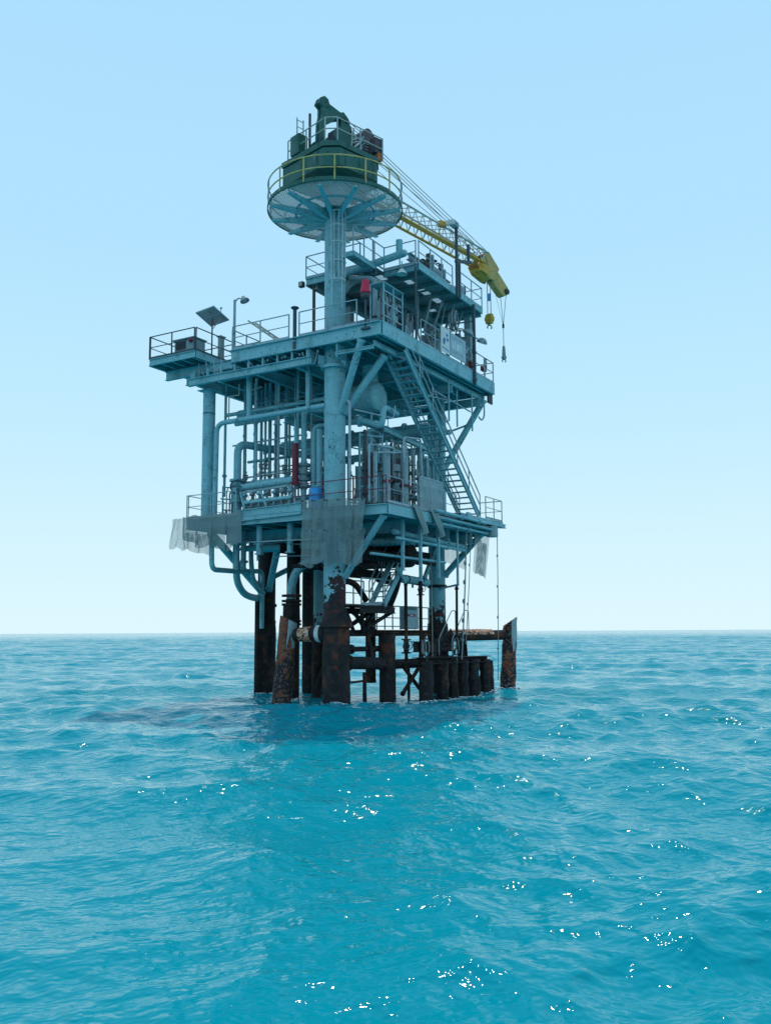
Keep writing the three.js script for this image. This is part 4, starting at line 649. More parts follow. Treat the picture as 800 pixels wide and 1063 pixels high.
{ const t = thing('horizontal_vessel', 'teal horizontal vessel under the main deck above the risers', 'vessel', [2.6, 13.6, -5.5]); part(t, 'shell', [cyl([2.6, 13.7, -7.4], [2.6, 13.75, -4.4], 0.27, 0.27, 22)], 'paint'); part(t, 'head', new THREE.ConeGeometry(0.27, 0.5, 22).rotateX(Math.PI / 2).translate(2.6, 13.75, -4.15), 'paint'); for (const z of [-6.8, -5.0]) part(t, 'saddle', box(2.4, 13.9, z - 0.05, 2.8, 14.5, z + 0.05), 'paint'); }
for (const [x, y, z] of [[1.9, 14.0, -5.75], [1.9, 14.12, -5.15], [1.2, 12.95, -3.9]]) { const t = thing('pressure_gauge', 'pale round gauge head above the riser pipes', 'gauge', [x, y, z], 'round gauge heads under the main deck'); part(t, 'head', new THREE.SphereGeometry(0.12, 14, 10).translate(x, y, z), 'paintGrey'); part(t, 'stem', cyl([x, y - 0.9, z], [x, y, z], 0.045, 0.045, 8), 'paint'); }
for (const [pts, lab] of [[[[0.0, 14.4, -5.3], [0.0, 13.9, -5.3], [0.0, 13.9, -5.9], [0.0, 12.7, -5.9]], 'thin pale conduit bent twice below the left end of main deck'], [[[0.3, 14.2, -4.2], [0.3, 14.1, -5.0], [0.3, 12.7, -5.0]], 'thin pale conduit beside the bent one']]) pipeRun(lab, pts, 0.03, 'railPale', { bend: 0.05, n: 6 });
for (const [x, z, r, lab] of [[-0.2, -4.55, 0.15, 'teal hanger post dropping from main deck to the long pipe'], [1.6, -4.3, 0.14, 'teal hanger post behind the long pipe'], [-0.1, -1.35, 0.13, 'teal hanger post left of the front column']]) { const t = thing('hanger_post', lab, 'post', [x, 12.7, z]); part(t, 'post', cyl([x, 12.7, z], [x, 14.8, z], r * 0.75, r, 14), 'paint'); part(t, 'shoe', box(x - 0.14, 12.66, z - 0.14, x + 0.14, 12.72, z + 0.14), 'paint'); }
{ const t = thing('blue_drum', 'bright blue plastic drum beside the front column', 'drum', [-0.25, Y1, -0.82]); const pr = [[0, 0], [0.27, 0], [0.30, 0.06], [0.30, 0.3], [0.31, 0.32], [0.30, 0.34], [0.30, 0.62], [0.31, 0.64], [0.30, 0.66], [0.29, 0.86], [0.24, 0.93], [0, 0.94]].map(([a, b]) => new THREE.Vector2(a, b)); part(t, 'body', new THREE.LatheGeometry(pr, 24).translate(-0.25, Y1, -0.82), 'blue'); part(t, 'bung', cyl([-0.15, Y1 + 0.93, -0.75], [-0.15, Y1 + 0.98, -0.75], 0.04, 0.04, 10), 'dark'); }
// big tank right of the front column
{ const t = thing('hanging_tank', 'big round-ended teal tank slung under the main deck', 'tank', [3, 13.7, -0.5]); const pr = []; for (let k = 0; k <= 10; k++) { const a = k / 10 * Math.PI / 2; pr.push(new THREE.Vector2(0.67 * Math.sin(a), -1.5 - 0.3 * Math.cos(a))); } for (let k = 0; k <= 10; k++) { const a = k / 10 * Math.PI / 2; pr.push(new THREE.Vector2(0.67 * Math.cos(a), 0.5 + 0.26 * Math.sin(a))); }
  part(t, 'shell', new THREE.LatheGeometry(pr, 34).rotateX(Math.PI / 2).translate(2.2, 13.45, 0.35), 'tankPaint'); part(t, 'neck', cyl([2.2, 13.9, 0.45], [2.2, 14.9, 0.45], 0.36, 0.36, 22), 'tankPaint'); part(t, 'seam', new THREE.TorusGeometry(0.672, 0.012, 6, 34).translate(2.2, 13.45, 0.83), 'tankPaint'); for (const z of [-1.2, 0.1]) part(t, 'strap', new THREE.TorusGeometry(0.674, 0.02, 6, 34).translate(2.2, 13.45, z), 'tankPaint'); part(t, 'drain', pipeGeo([[2.2, 12.8, 0.5], [2.2, 12.3, 0.5]], 0.05), 'tankPaint'); }
pipeRun('teal pipe with a drop elbow right of the front column', [[1.0, 12.2, -0.8], [1.0, 12.1, 0.9], [1.0, 11.75, 1.75], [1.0, 12.6, 1.85], [2.4, 12.6, 1.7]], 0.14, 'paint', { bend: 0.25, n: 14, flanges: [0.85] });
pipeRun('thin pale pipe with a crook standing right of the front column', [[-0.3, 8.2, 0.95], [-0.3, 12.65, 0.95], [-0.2, 12.8, 0.7]], 0.06, 'rail', { bend: 0.12 });
pipeRun('thin pale bracket pipe below the big tank', [[-0.3, 12.3, 1.2], [1.4, 12.15, 2.1], [1.4, 12.7, 2.2]], 0.035, 'rail', { bend: 0.1 });
for (const [x, z, h, r, lab] of [[0.8, 2.1, 2.6, 0.16, 'tall pale teal filter vessel at the near end of the skid'], [2.25, 2.15, 2.65, 0.17, 'tall pale teal filter vessel nearer the stairs']]) { const t = thing('filter_vessel', lab, 'vessel', [x, Y1, z]); part(t, 'shell', [cyl([x, Y1 + 0.2, z], [x, Y1 + h, z], r, r, 20), new THREE.SphereGeometry(r, 18, 10).scale(1, 0.6, 1).translate(x, Y1 + h, z)], 'paintGrey'); part(t, 'flange', cyl([x, Y1 + 1.05, z], [x, Y1 + 1.15, z], r * 1.35, r * 1.35, 20), 'redPipe'); part(t, 'nozzle', cyl([x, Y1 + h, z], [x, Y1 + h + 0.25, z], 0.05, 0.05, 10), 'paint'); part(t, 'skirt', cyl([x, Y1, z], [x, Y1 + 0.22, z], r * 1.15, r * 1.05, 20), 'paint'); }
pipeRun('pale hoop of thin pipe over the near filter vessel', [[-0.45, 8.3, 2.0], [-0.45, 10.7, 2.0], [1.0, 10.75, 2.35], [1.0, 10.5, 2.35]], 0.045, 'rail', { bend: 0.12 });
pipeRun('second pale hoop of thin pipe, slightly lower', [[-0.3, 8.3, 2.25], [-0.3, 10.35, 2.25], [1.9, 10.7, 2.4]], 0.04, 'rail', { bend: 0.12 });
pipeRun('pale hoop of thin pipe over the second filter vessel', [[1.6, 10.2, 2.5], [1.6, 11.3, 2.5], [3.1, 11.5, 2.5], [3.3, 8.4, 2.5]], 0.05, 'rail', { bend: 0.15 });
for (let k = 0; k < 9; k++) { const x = 0.9 + (k % 5) * 1.15 + rr(-0.2, 0.2), z = (k < 5 ? 0.9 : 1.5) + rr(-0.3, 0.3), h = rr(2.0, 3.6); pipeRun('vertical instrument pipe in the cluttered bay right of front column', [[x, Y1, z], [x, Y1 + h, z]], rr(0.035, 0.07), k % 3 ? 'rail' : 'brown', { group: 'instrument pipes of the process bay', flanges: [0.2, 0.5] }); }
for (let k = 0; k < 16; k++) { const x = rr(0.6, 5.2), z = rr(0.5, 2.2), y = Y1 + rr(0.5, 2.6); valve('small grey valve crowded in the bay right of the front column', [x, y, z], k % 2 ? [0, 1, 0] : [0, 0, 1], rr(0.06, 0.1), k % 3 ? 'paintGrey' : 'brown', 'valves of the cluttered process bay'); }
for (const [x, y, z, h, r, lab] of [[1.8, Y1, 0.6, 3.2, 0.3, 'vertical separator right of the front column'], [3.6, Y1, 0.3, 2.6, 0.35, 'second squat separator further along the bay'], [6.5, Y1, 0.8, 3.0, 0.3, 'teal separator below the staircase'], [7.8, Y1, -1.5, 4.0, 0.4, 'tall teal separator at the back of the process deck']]) { const t = thing('separator_vessel', lab, 'vessel', [x, y, z]); part(t, 'shell', [cyl([x, y + 0.3, z], [x, y + h, z], r, r, 22), new THREE.SphereGeometry(r, 20, 10).scale(1, 0.5, 1).translate(x, y + h, z)], 'paint'); for (const q of [0.35, 0.7]) part(t, 'flange', cyl([x, y + h * q, z], [x, y + h * q + 0.09, z], r * 1.25, r * 1.25, 22), 'paint'); part(t, 'outlet', pipeGeo([[x, y + h, z], [x, y + h + 0.5, z], [x + 0.8, y + h + 0.5, z]], 0.09, 0.2), 'paint'); for (const a of [0.5, 2.6, 4.7]) part(t, 'leg', bar([x + r * 0.8 * Math.cos(a), y, z + r * 0.8 * Math.sin(a)], [x + r * 0.8 * Math.cos(a), y + 0.6, z + r * 0.8 * Math.sin(a)], 0.07, 0.07, [1, 0, 0]), 'paint'); }
pipeRun('heavy C-shaped pipe loop in the bay right of the front column', [[3.2, 9.0, -0.6], [1.9, 9.0, 0.1], [1.9, 10.2, 0.1], [3.6, 10.3, -0.8]], 0.13, 'paint', { bend: 0.4, flanges: [0.3, 2.4] });
{ const t = thing('wind_panel', 'solid grey wind panel behind the rail under the staircase', 'panel', [3.9, Y1, 2.6]); part(t, 'sheet', box(2.8, Y1 + 0.05, 2.6, 5.0, 9.75, 2.64), 'paintGrey'); part(t, 'frame', [bar([2.8, 9.76, 2.62], [5.0, 9.76, 2.62], 0.06, 0.08), bar([2.78, Y1, 2.62], [2.78, 9.76, 2.62], 0.06, 0.08, [1, 0, 0]), bar([5.02, Y1, 2.62], [5.02, 9.76, 2.62], 0.06, 0.08, [1, 0, 0])], 'rail'); }
steelBeam('teal pipe-rack beam behind the risers', [4.6, 12.3, -7.2], [4.6, 12.3, 2.2], 0.36, 0.2, 'paint', { name: 'rack_beam' });
steelBeam('teal pipe-rack beam across the middle of the process deck', [0.3, 12.5, -2.9], [9.2, 12.5, -2.9], 0.3, 0.2, 'paint', { name: 'rack_beam' });
steelBeam('teal pipe-rack beam at the far side of the process deck', [8.6, 12.2, -6.4], [8.6, 12.2, 0.0], 0.36, 0.2, 'paint', { name: 'rack_beam' });
steelBeam('teal pipe-rack beam below the staircase', [2.0, 11.9, 1.3], [9.2, 11.9, 0.6], 0.28, 0.18, 'paint', { name: 'rack_beam' });
for (const [x, y, r, z0, z1, lab] of [[5.6, 12.7, 0.16, -7.0, 1.6, 'rack pipe, thickest, running front to back under main deck'], [6.1, 12.65, 0.11, -7.0, 1.8, 'rack pipe beside the thickest one'], [7.2, 12.65, 0.13, -6.5, 2.0, 'rack pipe furthest right under main deck'], [3.9, 13.0, 0.1, -3.0, 2.0, 'rack pipe over the cluttered bay']]) pipeRun(lab, [[x, y, z0], [x, y, z1]], r, 'paint', { flanges: [0.5, 0.85] });
for (const [a, b, lab] of [[[2.5, 14.2, 2.2], [7.8, 13.2, 1.6], 'thin conduit slanting under main deck beyond the stairs'], [[4.5, 14.1, 2.4], [8.6, 13.9, 2.4], 'thin conduit along the right edge under main deck'], [[3.4, 13.6, 2.5], [7.2, 14.2, 2.0], 'thin conduit crossing the slanting one']]) pipeRun(lab, [a, b], 0.035, 'rail', { n: 6 });
for (const [x, z] of [[6.0, 2.5], [7.3, 2.3], [8.6, 2.5]]) pipeRun('thin vertical conduit hanging under the right side of main deck', [[x, 14.9, z], [x, 12.9, z]], 0.045, 'paint', { group: 'conduits under the right side of main deck', n: 8 });
pipeRun('hooked drain pipe at the right end of main deck', [[9.3, 14.6, 2.85], [9.3, 13.75, 2.85], [9.2, 13.5, 2.75], [9.05, 13.7, 2.65]], 0.04, 'paint', { bend: 0.15 });
pipeRun('vertical teal pipe beside the right column', [[8.4, 8.3, 0.9], [8.4, 14.9, 0.9]], 0.17, 'paint', { n: 14 });
pipeRun('second vertical teal pipe left of the right column', [[7.3, 8.3, 0.2], [7.3, 12.2, 0.2]], 0.12, 'paint', { n: 12, flanges: [0.4] });
function tubeRack(label, x, y, z, dx, dz, h, n, o = {}) {   // an upright frame carrying thin tubes, fittings and a gauge board
  const t = thing('instrument_rack', label, 'rack', [x, y, z]), d = v(dx, 0, dz), at = (s, yy, off = 0) => v(x + dx * s, yy, z + dz * s).add(v(dz, 0, -dx).normalize().multiplyScalar(off));
  for (const s of [0, 0.5, 1]) part(t, 'upright', bar(at(s, y), at(s, y + h), 0.06, 0.06, [1, 0, 0.3]), o.m ?? 'paint');
  for (const q of [0.3, 0.62, 0.97]) part(t, 'cross_bar', bar(at(0, y + h * q), at(1, y + h * q), 0.06, 0.05), o.m ?? 'paint');
  for (let k = 0; k < n; k++) { const s = (k + 0.5) / n, y1 = y + h * rr(0.45, 1.1), off = rr(0.05, 0.16); part(t, 'tube', pipeGeo([at(s, y + rr(0, 0.4), off), at(s, y1, off), at(Math.min(1, s + rr(-0.12, 0.12)), y1 + 0.15, off + 0.15)], rr(0.016, 0.04), 0.08, 6), k % 4 === 1 ? 'paint' : k % 4 === 2 ? 'brown' : 'rail'); if (k % 2) part(t, 'fitting', cyl(at(s, y + h * rr(0.2, 0.7), off - 0.06), at(s, y + h * rr(0.2, 0.7) + 0.01, off + 0.1), 0.06, 0.06, 8), k % 3 ? 'paintGrey' : 'redPipe'); }
  if (o.board) part(t, 'gauge_board', bar(at(0.2, y + h * 0.55, -0.05), at(0.8, y + h * 0.55, -0.05), h * 0.4, 0.03), o.board);
  return t; }
tubeRack('tube rack right beside the front column in the process bay', 0.9, Y1, 0.7, 0.9, 0.6, 3.4, 9, { board: 'brown' });
tubeRack('tube rack behind the two filter vessels', 1.3, Y1, 1.4, 1.9, 0.2, 2.9, 12, { board: 'paintGrey' });
tubeRack('tube rack in the middle of the process bay', 3.3, Y1, 0.9, 1.9, 0.0, 3.6, 12, { board: 'brown' });
tubeRack('tube rack under the upper flight of the staircase', 5.4, Y1, 1.2, 1.8, -0.2, 3.2, 10);
tubeRack('tube rack at the far side of the process deck', 6.0, Y1, -3.2, 2.6, 0.4, 4.2, 12, { board: 'paintGrey' });
tubeRack('tube rack behind the risers near the rear edge', 5.2, Y1, -6.9, 0.4, 2.2, 3.4, 10, {});
tubeRack('tube rack behind the hooked pipes left of the front column', 2.0, Y1, -2.6, 1.2, 1.0, 3.2, 9, { board: 'brown' });
tubeRack('low tube rack at the left edge beside the slim column', 0.5, Y1, -6.6, 0.7, 0.5, 1.6, 6, {});
[[1.5, -6.2, 0.04], [2.6, -6.0, 0.05], [1.4, -5.5, 0.035], [2.8, -5.3, 0.04], [1.7, -4.5, 0.04], [2.7, -4.4, 0.055], [1.5, -3.2, 0.04], [2.9, -3.6, 0.05], [1.4, -2.2, 0.05], [2.4, -1.9, 0.06]].forEach(([x, z, r], i) => pipeRun('slender riser set behind the teal riser pipes', [[x, 8.3, z], [x, 14.8, z]], r, i % 2 ? 'paint' : 'rail', { group: 'slender risers behind the teal ones', flanges: [0.12, 0.3 + 0.04 * (i % 4), 0.62], n: 8 }));
for (const [y, x, z0, z1, r, lab] of [[13.3, 0.9, -6.8, -0.7, 0.09, 'level teal pipe high under main deck behind the long pipe'], [13.05, 1.7, -6.9, -0.9, 0.12, 'thicker level pipe just behind the high teal one'], [11.2, 2.2, -6.5, -0.8, 0.07, 'level pipe at half height behind the risers'], [9.9, 1.0, -6.2, -0.9, 0.1, 'level header pipe above the manifold skid'], [9.0, 1.3, -6.2, -0.9, 0.12, 'level header pipe low behind the manifold skid']]) pipeRun(lab, [[x, y, z0], [x, y + 0.05, z1]], r, 'paint', { flanges: [0.2, 0.55, 0.8] });
{ const t = thing('cable_tray', 'teal cable tray slung under the main deck across the process bay', 'cable tray', [4.5, 13.4, -2.2]); part(t, 'tray', [box(0.7, 13.35, -2.5, 8.8, 13.38, -2.0), box(0.7, 13.35, -2.52, 8.8, 13.5, -2.5), box(0.7, 13.35, -2.0, 8.8, 13.5, -1.98)], 'paint'); for (let k = 0; k < 5; k++) part(t, 'hanger', cyl([1.2 + k * 1.8, 13.36, -2.25], [1.2 + k * 1.8, 15.2, -2.25], 0.025, 0.025, 6), 'rail'); }
// clutter under the lower deck
for (const [y, x, lab] of [[7.0, -0.2, 'thin pale line running under the left edge of lower deck'], [6.5, 1.9, 'thin pale service line below the main girders']]) pipeRun(lab, [[x, y, -4.6], [x, y - 0.1, 0.9]], 0.03, 'rail', { n: 6 });
for (const [z, lab] of [[-4.1, 'teal stub column under the manifold skid'], [-2.4, 'thin hanging stub under the manifold skid']]) { const t = thing('hanger_post', lab, 'post', [0.1, 6.6, z]); part(t, 'post', cyl([0.1, 6.5, z], [0.1, 7.75, z], 0.14, 0.14, 14), 'paint'); part(t, 'shoe', box(-0.05, 6.44, z - 0.15, 0.25, 6.5, z + 0.15), 'paint'); }
for (const [x, z, y0, lab] of [[1.6, 2.4, 5.6, 'teal hanging post under the near corner of lower deck'], [3.0, 2.5, 5.2, 'teal hanging post nearer the lower stairs'], [4.7, 2.5, 5.4, 'teal hanging post left of the right column']]) { const t = thing('hanger_post', lab, 'post', [x, y0, z]); part(t, 'post', bar([x, y0, z], [x, 7.75, z], 0.12, 0.12, [1, 0, 0]), 'paint'); part(t, 'foot_plate', box(x - 0.1, y0 - 0.03, z - 0.1, x + 0.1, y0, z + 0.1), 'paint'); }
pipeRun('teal rail pipe level under the near corner of lower deck', [[-0.2, 6.2, 1.9], [5.6, 6.15, 2.4]], 0.06, 'paint');
steelBeam('dark deep beam under the right half of lower deck', [0.6, 5.6, -0.6], [5.4, 5.6, -0.4], 0.4, 0.3, 'rust', { name: 'rack_beam' });
pipeRun('thick dark pipe under the right half of lower deck', [[0.8, 6.2, 1.0], [3.9, 6.2, 1.0], [4.2, 5.0, 0.6], [4.4, 4.0, 0.0]], 0.17, 'rust', { bend: 0.5, n: 14 });
pipeRun('dark arched pipe over the trestle platform', [[0.6, 5.2, -0.5], [2.2, 5.2, -0.4], [3.0, 4.4, -0.3]], 0.14, 'rust', { bend: 0.6, n: 14 });

{ const t = thing('added_dark_tank', 'black tank added to darken the open space under lower deck', 'tank', [4.6, 6.2, -1.6]); part(t, 'shell', [cyl([4.4, 6.45, -5.2], [4.4, 6.45, 1.2], 0.55, 0.55, 24), new THREE.SphereGeometry(0.55, 22, 12).scale(1, 1, 0.5).translate(4.4, 6.45, 1.2), new THREE.SphereGeometry(0.55, 22, 12).scale(1, 1, 0.5).translate(4.4, 6.45, -5.2)], 'rust'); for (const z of [-4.2, -1.8, 0.6]) part(t, 'strap', new THREE.TorusGeometry(0.56, 0.03, 6, 26).translate(4.4, 6.45, z), 'rust'); part(t, 'outlet', pipeGeo([[4.4, 5.95, -0.6], [4.4, 5.4, -0.6], [6.2, 5.3, -0.6]], 0.12, 0.25), 'rust'); }  // tank added as a dark filler where the space below deck was too bright
for (const [a, b, r, lab] of [[[0.5, 6.3, 1.6], [6.8, 6.2, 1.2], 0.11, 'black drain pipe level under the front net'], [[0.6, 5.9, -2.6], [0.9, 5.75, 1.9], 0.09, 'black drain pipe running behind the front net'], [[1.2, 7.2, 2.2], [8.6, 7.1, 2.0], 0.12, 'teal pipe tucked under the right edge of lower deck'], [[0.9, 6.9, 2.5], [7.8, 6.85, 2.4], 0.07, 'thin teal pipe tucked under the right edge of lower deck'], [[2.2, 7.0, -6.8], [2.4, 6.9, 2.0], 0.15, 'teal pipe running front to back below the main girders'], [[3.0, 6.95, -6.5], [3.2, 6.9, 2.0], 0.1, 'thinner teal pipe beside the one below the main girders']]) pipeRun(lab, [a, b], r, lab.startsWith('black') ? 'rust' : 'paint', { flanges: [0.3, 0.7] });
tubeBeam('black diagonal from the trestle platform to the front column sleeve', [2.9, 4.0, 0.2], [0.6, 3.1, 0.1], 0.1);
tubeBeam('black diagonal crossing below the trestle platform', [0.7, 4.0, 0.4], [2.6, 3.0, 0.0], 0.1);
tubeBeam('black upright between walkway beam and the landing tube', [2.55, 3.0, 0.0], [2.55, 1.7, 0.4], 0.1);
tubeBeam('black sloping strut under the right column towards the sea', [8.9, 2.8, 0.3], [7.4, -0.4, 0.9], 0.16);
tubeBeam('black sloping strut at the far side of the right column', [9.8, 2.8, 0.0], [10.6, -0.6, 0.4], 0.16);
steelBeam('black plate girder behind the landing uprights', [5.2, 2.3, 0.9], [9.6, 2.25, 0.7], 0.5, 0.2);
// slack cables looped under the deck edges
for (let k = 0; k < 12; k++) { const a = k < 7, p = a ? v(-0.85, 14.95, -6.8 + k * 0.95) : v(-0.5 + (k - 7) * 0.55, 14.95, 2.35), d = a ? v(0.05, 0, 0.75) : v(0.5, 0, -0.1), t = thing('cable_loop', a ? 'slack dark cable looped under the left edge of main deck' : 'slack dark cable looped under the near corner of main deck', 'cable', p.toArray(), a ? 'cables looped under the left edge of main deck' : 'cables looped under the near corner of main deck'); part(t, 'cable', smoothPipe([p, p.clone().addScaledVector(d, 0.25).add(v(0.08, -rr(0.25, 0.5), 0)), p.clone().addScaledVector(d, 0.7).add(v(0.02, -rr(0.3, 0.55), 0)), p.clone().add(d)], 0.022, 6, 16), k % 3 ? 'dark' : 'rail'); for (const q of [p, p.clone().add(d)]) part(t, 'clip', new THREE.BoxGeometry(0.07, 0.1, 0.07).translate(q.x, q.y + 0.02, q.z), 'rail'); }
// ------------------------------------------------------------------ on the main deck
function floodLamp(name, label, base, h, arm, head, o = {}) {   // post, arm and a bell-shaped lamp head
  const t = thing(name, label, 'lamp', base), b = V(base), top = b.clone().add(v(0, h, 0)), e = top.clone().add(V(arm));
  part(t, 'pole', cyl(b, top, o.r ?? 0.05, (o.r ?? 0.05) * 0.85, 12), o.m ?? 'rail'); part(t, 'base_plate', box(b.x - 0.12, b.y - 0.005, b.z - 0.12, b.x + 0.12, b.y + 0.025, b.z + 0.12), o.m ?? 'rail');
  part(t, 'arm', smoothPipe([top.clone().add(v(0, -0.1, 0)), top.clone().lerp(e, 0.4).add(v(0, 0.08, 0)), e], 0.032, 8, 10), o.m ?? 'rail');
  const pr = [[0.03, 0.2], [0.09, 0.19], [0.12, 0.1], [0.2, 0.02], [0.22, -0.06], [0.2, -0.06], [0.12, 0.02], [0, 0.06]].map(([a, c]) => new THREE.Vector2(a, c));
  const tilt = new THREE.Quaternion().setFromUnitVectors(v(0, -1, 0), V(head).normalize()); part(t, 'lamp_head', new THREE.LatheGeometry(pr, 20).applyQuaternion(tilt).translate(...e.toArray()), o.hm ?? 'paintGrey'); part(t, 'lens', new THREE.SphereGeometry(0.14, 14, 8).scale(1, 0.35, 1).applyQuaternion(tilt).translate(...e.toArray()), 'white'); return t; }
floodLamp('lamp_post', 'slim lamp post with a hooked bell lamp at left end of main deck', [-0.6, Y2, -5.15], 2.55, [0.15, -0.05, 0.45], [0.1, -1, 0.4], { r: 0.07 });
{ const t = thing('vent_post', 'dark vent post with a mushroom cap on the main deck edge', 'vent', [-0.9, 15.1, -1.47]); part(t, 'pipe', cyl([-0.95, 15.1, -1.47], [-0.95, 17.0, -1.47], 0.085, 0.085, 14), 'railDark'); part(t, 'cap', [cyl([-0.95, 16.98, -1.47], [-0.95, 17.06, -1.47], 0.1, 0.19, 16), cyl([-0.95, 17.06, -1.47], [-0.95, 17.1, -1.47], 0.19, 0.15, 16)], 'railDark'); part(t, 'bracket', box(-1.08, 15.5, -1.55, -0.85, 15.56, -1.39), 'paint'); }
{ const t = thing('ladder', 'short pale ladder leaning over the main deck rail', 'ladder', [-0.5, Y2, -2.6]); for (const dx of [0, 0.42]) part(t, 'stile', bar([-0.85 + dx, 15.75, -2.45 + dx * 0.2], [-0.85 + dx, 17.0, -4.15 + dx * 0.2], 0.08, 0.035), 'railPale'); for (let k = 0; k < 6; k++) { const s = (k + 0.5) / 6; part(t, 'rung', cyl([-0.85, 15.75 + 1.25 * s, -2.45 - 1.7 * s], [-0.43, 15.75 + 1.25 * s, -2.37 - 1.7 * s], 0.018, 0.018, 6), 'railPale'); } part(t, 'red_tip', bar([-0.43, 15.76, -2.37], [-0.43, 15.9, -2.56], 0.085, 0.04), 'red'); }
{ const t = thing('solar_panel', 'tilted solar panel on a thin pole at the left platform', 'solar panel', [-0.3, 15.82, -6.75]); part(t, 'pole', cyl([-0.3, 15.82, -6.75], [-0.3, 17.75, -6.75], 0.035, 0.035, 10), 'brown');
  const fr = new THREE.Matrix4().makeRotationFromQuaternion(new THREE.Quaternion().setFromUnitVectors(v(0, 1, 0), v(0.33, 1, -0.12).normalize())).setPosition(-0.3, 17.85, -6.75); const mk = (a, b, c, d, e, f) => box(a, b, c, d, e, f).applyMatrix4(fr);
  part(t, 'frame', [mk(-0.57, -0.03, -0.55, 0.57, 0.03, -0.50), mk(-0.57, -0.03, 0.50, 0.57, 0.03, 0.55), mk(-0.57, -0.03, -0.50, -0.52, 0.03, 0.50), mk(0.52, -0.03, -0.50, 0.57, 0.03, 0.50), mk(-0.03, -0.035, -0.50, 0.03, 0.0, 0.50)], 'rail'); for (const s of [0, 1]) part(t, 'cell_sheet', mk(s ? 0.02 : -0.52, -0.005, -0.50, s ? 0.52 : -0.02, 0.012, 0.50), 'solar'); part(t, 'brace', cyl([-0.3, 17.2, -6.75], [-0.05, 17.8, -6.4], 0.02, 0.02, 6), 'rail'); part(t, 'antenna', [cyl([-0.1, 17.85, -6.4], [-0.1, 18.25, -6.4], 0.02, 0.02, 6), cyl([-0.1, 18.22, -6.4], [-0.1, 18.28, -6.4], 0.06, 0.06, 10)], 'rail'); }
{ const t = thing('foghorn_unit', 'grey slatted box with a red end on the left platform', 'equipment box', [-1.0, 15.82, -7.4]); part(t, 'housing', box(-1.35, 16.05, -8.1, -0.6, 16.55, -6.9), 'paintGrey'); part(t, 'dark_front', box(-1.38, 16.1, -8.0, -1.355, 16.5, -7.4), 'dark'); part(t, 'roof', box(-1.45, 16.55, -8.2, -0.55, 16.59, -6.82), 'paintGrey'); part(t, 'red_valve', new THREE.SphereGeometry(0.1, 12, 8).translate(-1.42, 16.42, -7.05), 'red'); for (const [x, z] of [[-1.3, -8.0], [-0.65, -8.0], [-1.3, -7.0], [-0.65, -7.0]]) part(t, 'leg', box(x - 0.03, 15.82, z - 0.03, x + 0.03, 16.05, z + 0.03), 'rail'); }
{ const t = thing('control_box', 'slim pale control box by the solar panel pole', 'control box', [0.5, 15.82, -6.8]); part(t, 'housing', box(0.35, 16.0, -6.95, 0.62, 17.05, -6.78), 'paintGrey'); part(t, 'roof', box(0.3, 17.05, -7.0, 0.68, 17.1, -6.72), 'rail'); part(t, 'stand', box(0.45, 15.8, -6.9, 0.52, 16.0, -6.83), 'rail'); }
pipeRun('pile of thin pipes lying on the left platform floor', [[-1.2, 15.9, -6.85], [0.8, 15.9, -6.85]], 0.06, 'railPale');
{ const t = thing('covered_gauge', 'bright red hood over a gauge on a post at the main deck corner', 'hood', [-0.85, Y2, 2.1]); part(t, 'post', cyl([-0.95, 15.5, 2.15], [-0.95, 16.9, 2.15], 0.045, 0.045, 10), 'railDark'); const g = new THREE.CylinderGeometry(0.14, 0.22, 0.56, 14, 5); const P = g.attributes.position; for (let i = 0; i < P.count; i++) { const k = 1 + 0.08 * Math.sin(Math.atan2(P.getZ(i), P.getX(i)) * 5 + P.getY(i) * 6); P.setX(i, P.getX(i) * k); P.setZ(i, P.getZ(i) * k); } g.computeVertexNormals(); part(t, 'red_hood', g.translate(-0.95, 17.3, 2.15), 'red'); part(t, 'gauge_body', new THREE.SphereGeometry(0.2, 14, 10).translate(-0.95, 16.93, 2.15), 'brown'); part(t, 'foot', box(-1.1, 15.42, 2.0, -0.75, 15.5, 2.4), 'railDark'); }
{ const t = thing('control_rack', 'tall open control rack of thin tubes at the main deck corner', 'rack', [0.6, Y2, 2.7]); for (const x of [-0.3, 0.5, 1.3]) for (const z of [2.0, 2.65]) part(t, 'upright', bar([x, Y2, z], [x, 17.6, z], 0.05, 0.05, [1, 0, 0]), 'paint'); part(t, 'roof', box(-0.35, 17.6, 1.95, 1.35, 17.63, 2.7), 'paint'); for (let k = 0; k < 9; k++) part(t, 'tubing', pipeGeo([[-0.2 + k * 0.18, Y2 + 0.1, 2.45], [-0.2 + k * 0.18, 16.4 + rr(0, 0.9), 2.45], [-0.1 + k * 0.18, 17.5, 2.3]], 0.018, 0.08, 6), k % 2 ? 'rail' : 'brown'); for (const y of [16.2, 16.75, 17.3]) part(t, 'shelf_bar', bar([-0.35, y, 2.62], [1.35, y, 2.62], 0.05, 0.03), 'rail'); part(t, 'panel', box(-0.25, 16.1, 2.3, 0.2, 16.9, 2.33), 'paintGrey'); part(t, 'panel', box(0.7, 16.3, 2.5, 1.1, 17.0, 2.53), 'paintGrey'); for (let k = 0; k < 8; k++) part(t, 'fitting', cyl([-0.2 + k * 0.2, 16.0 + rr(0, 1.2), 2.5], [-0.2 + k * 0.2, 16.1 + rr(0, 1.2), 2.62], 0.05, 0.05, 8), k % 3 ? 'paintGrey' : 'brown'); }
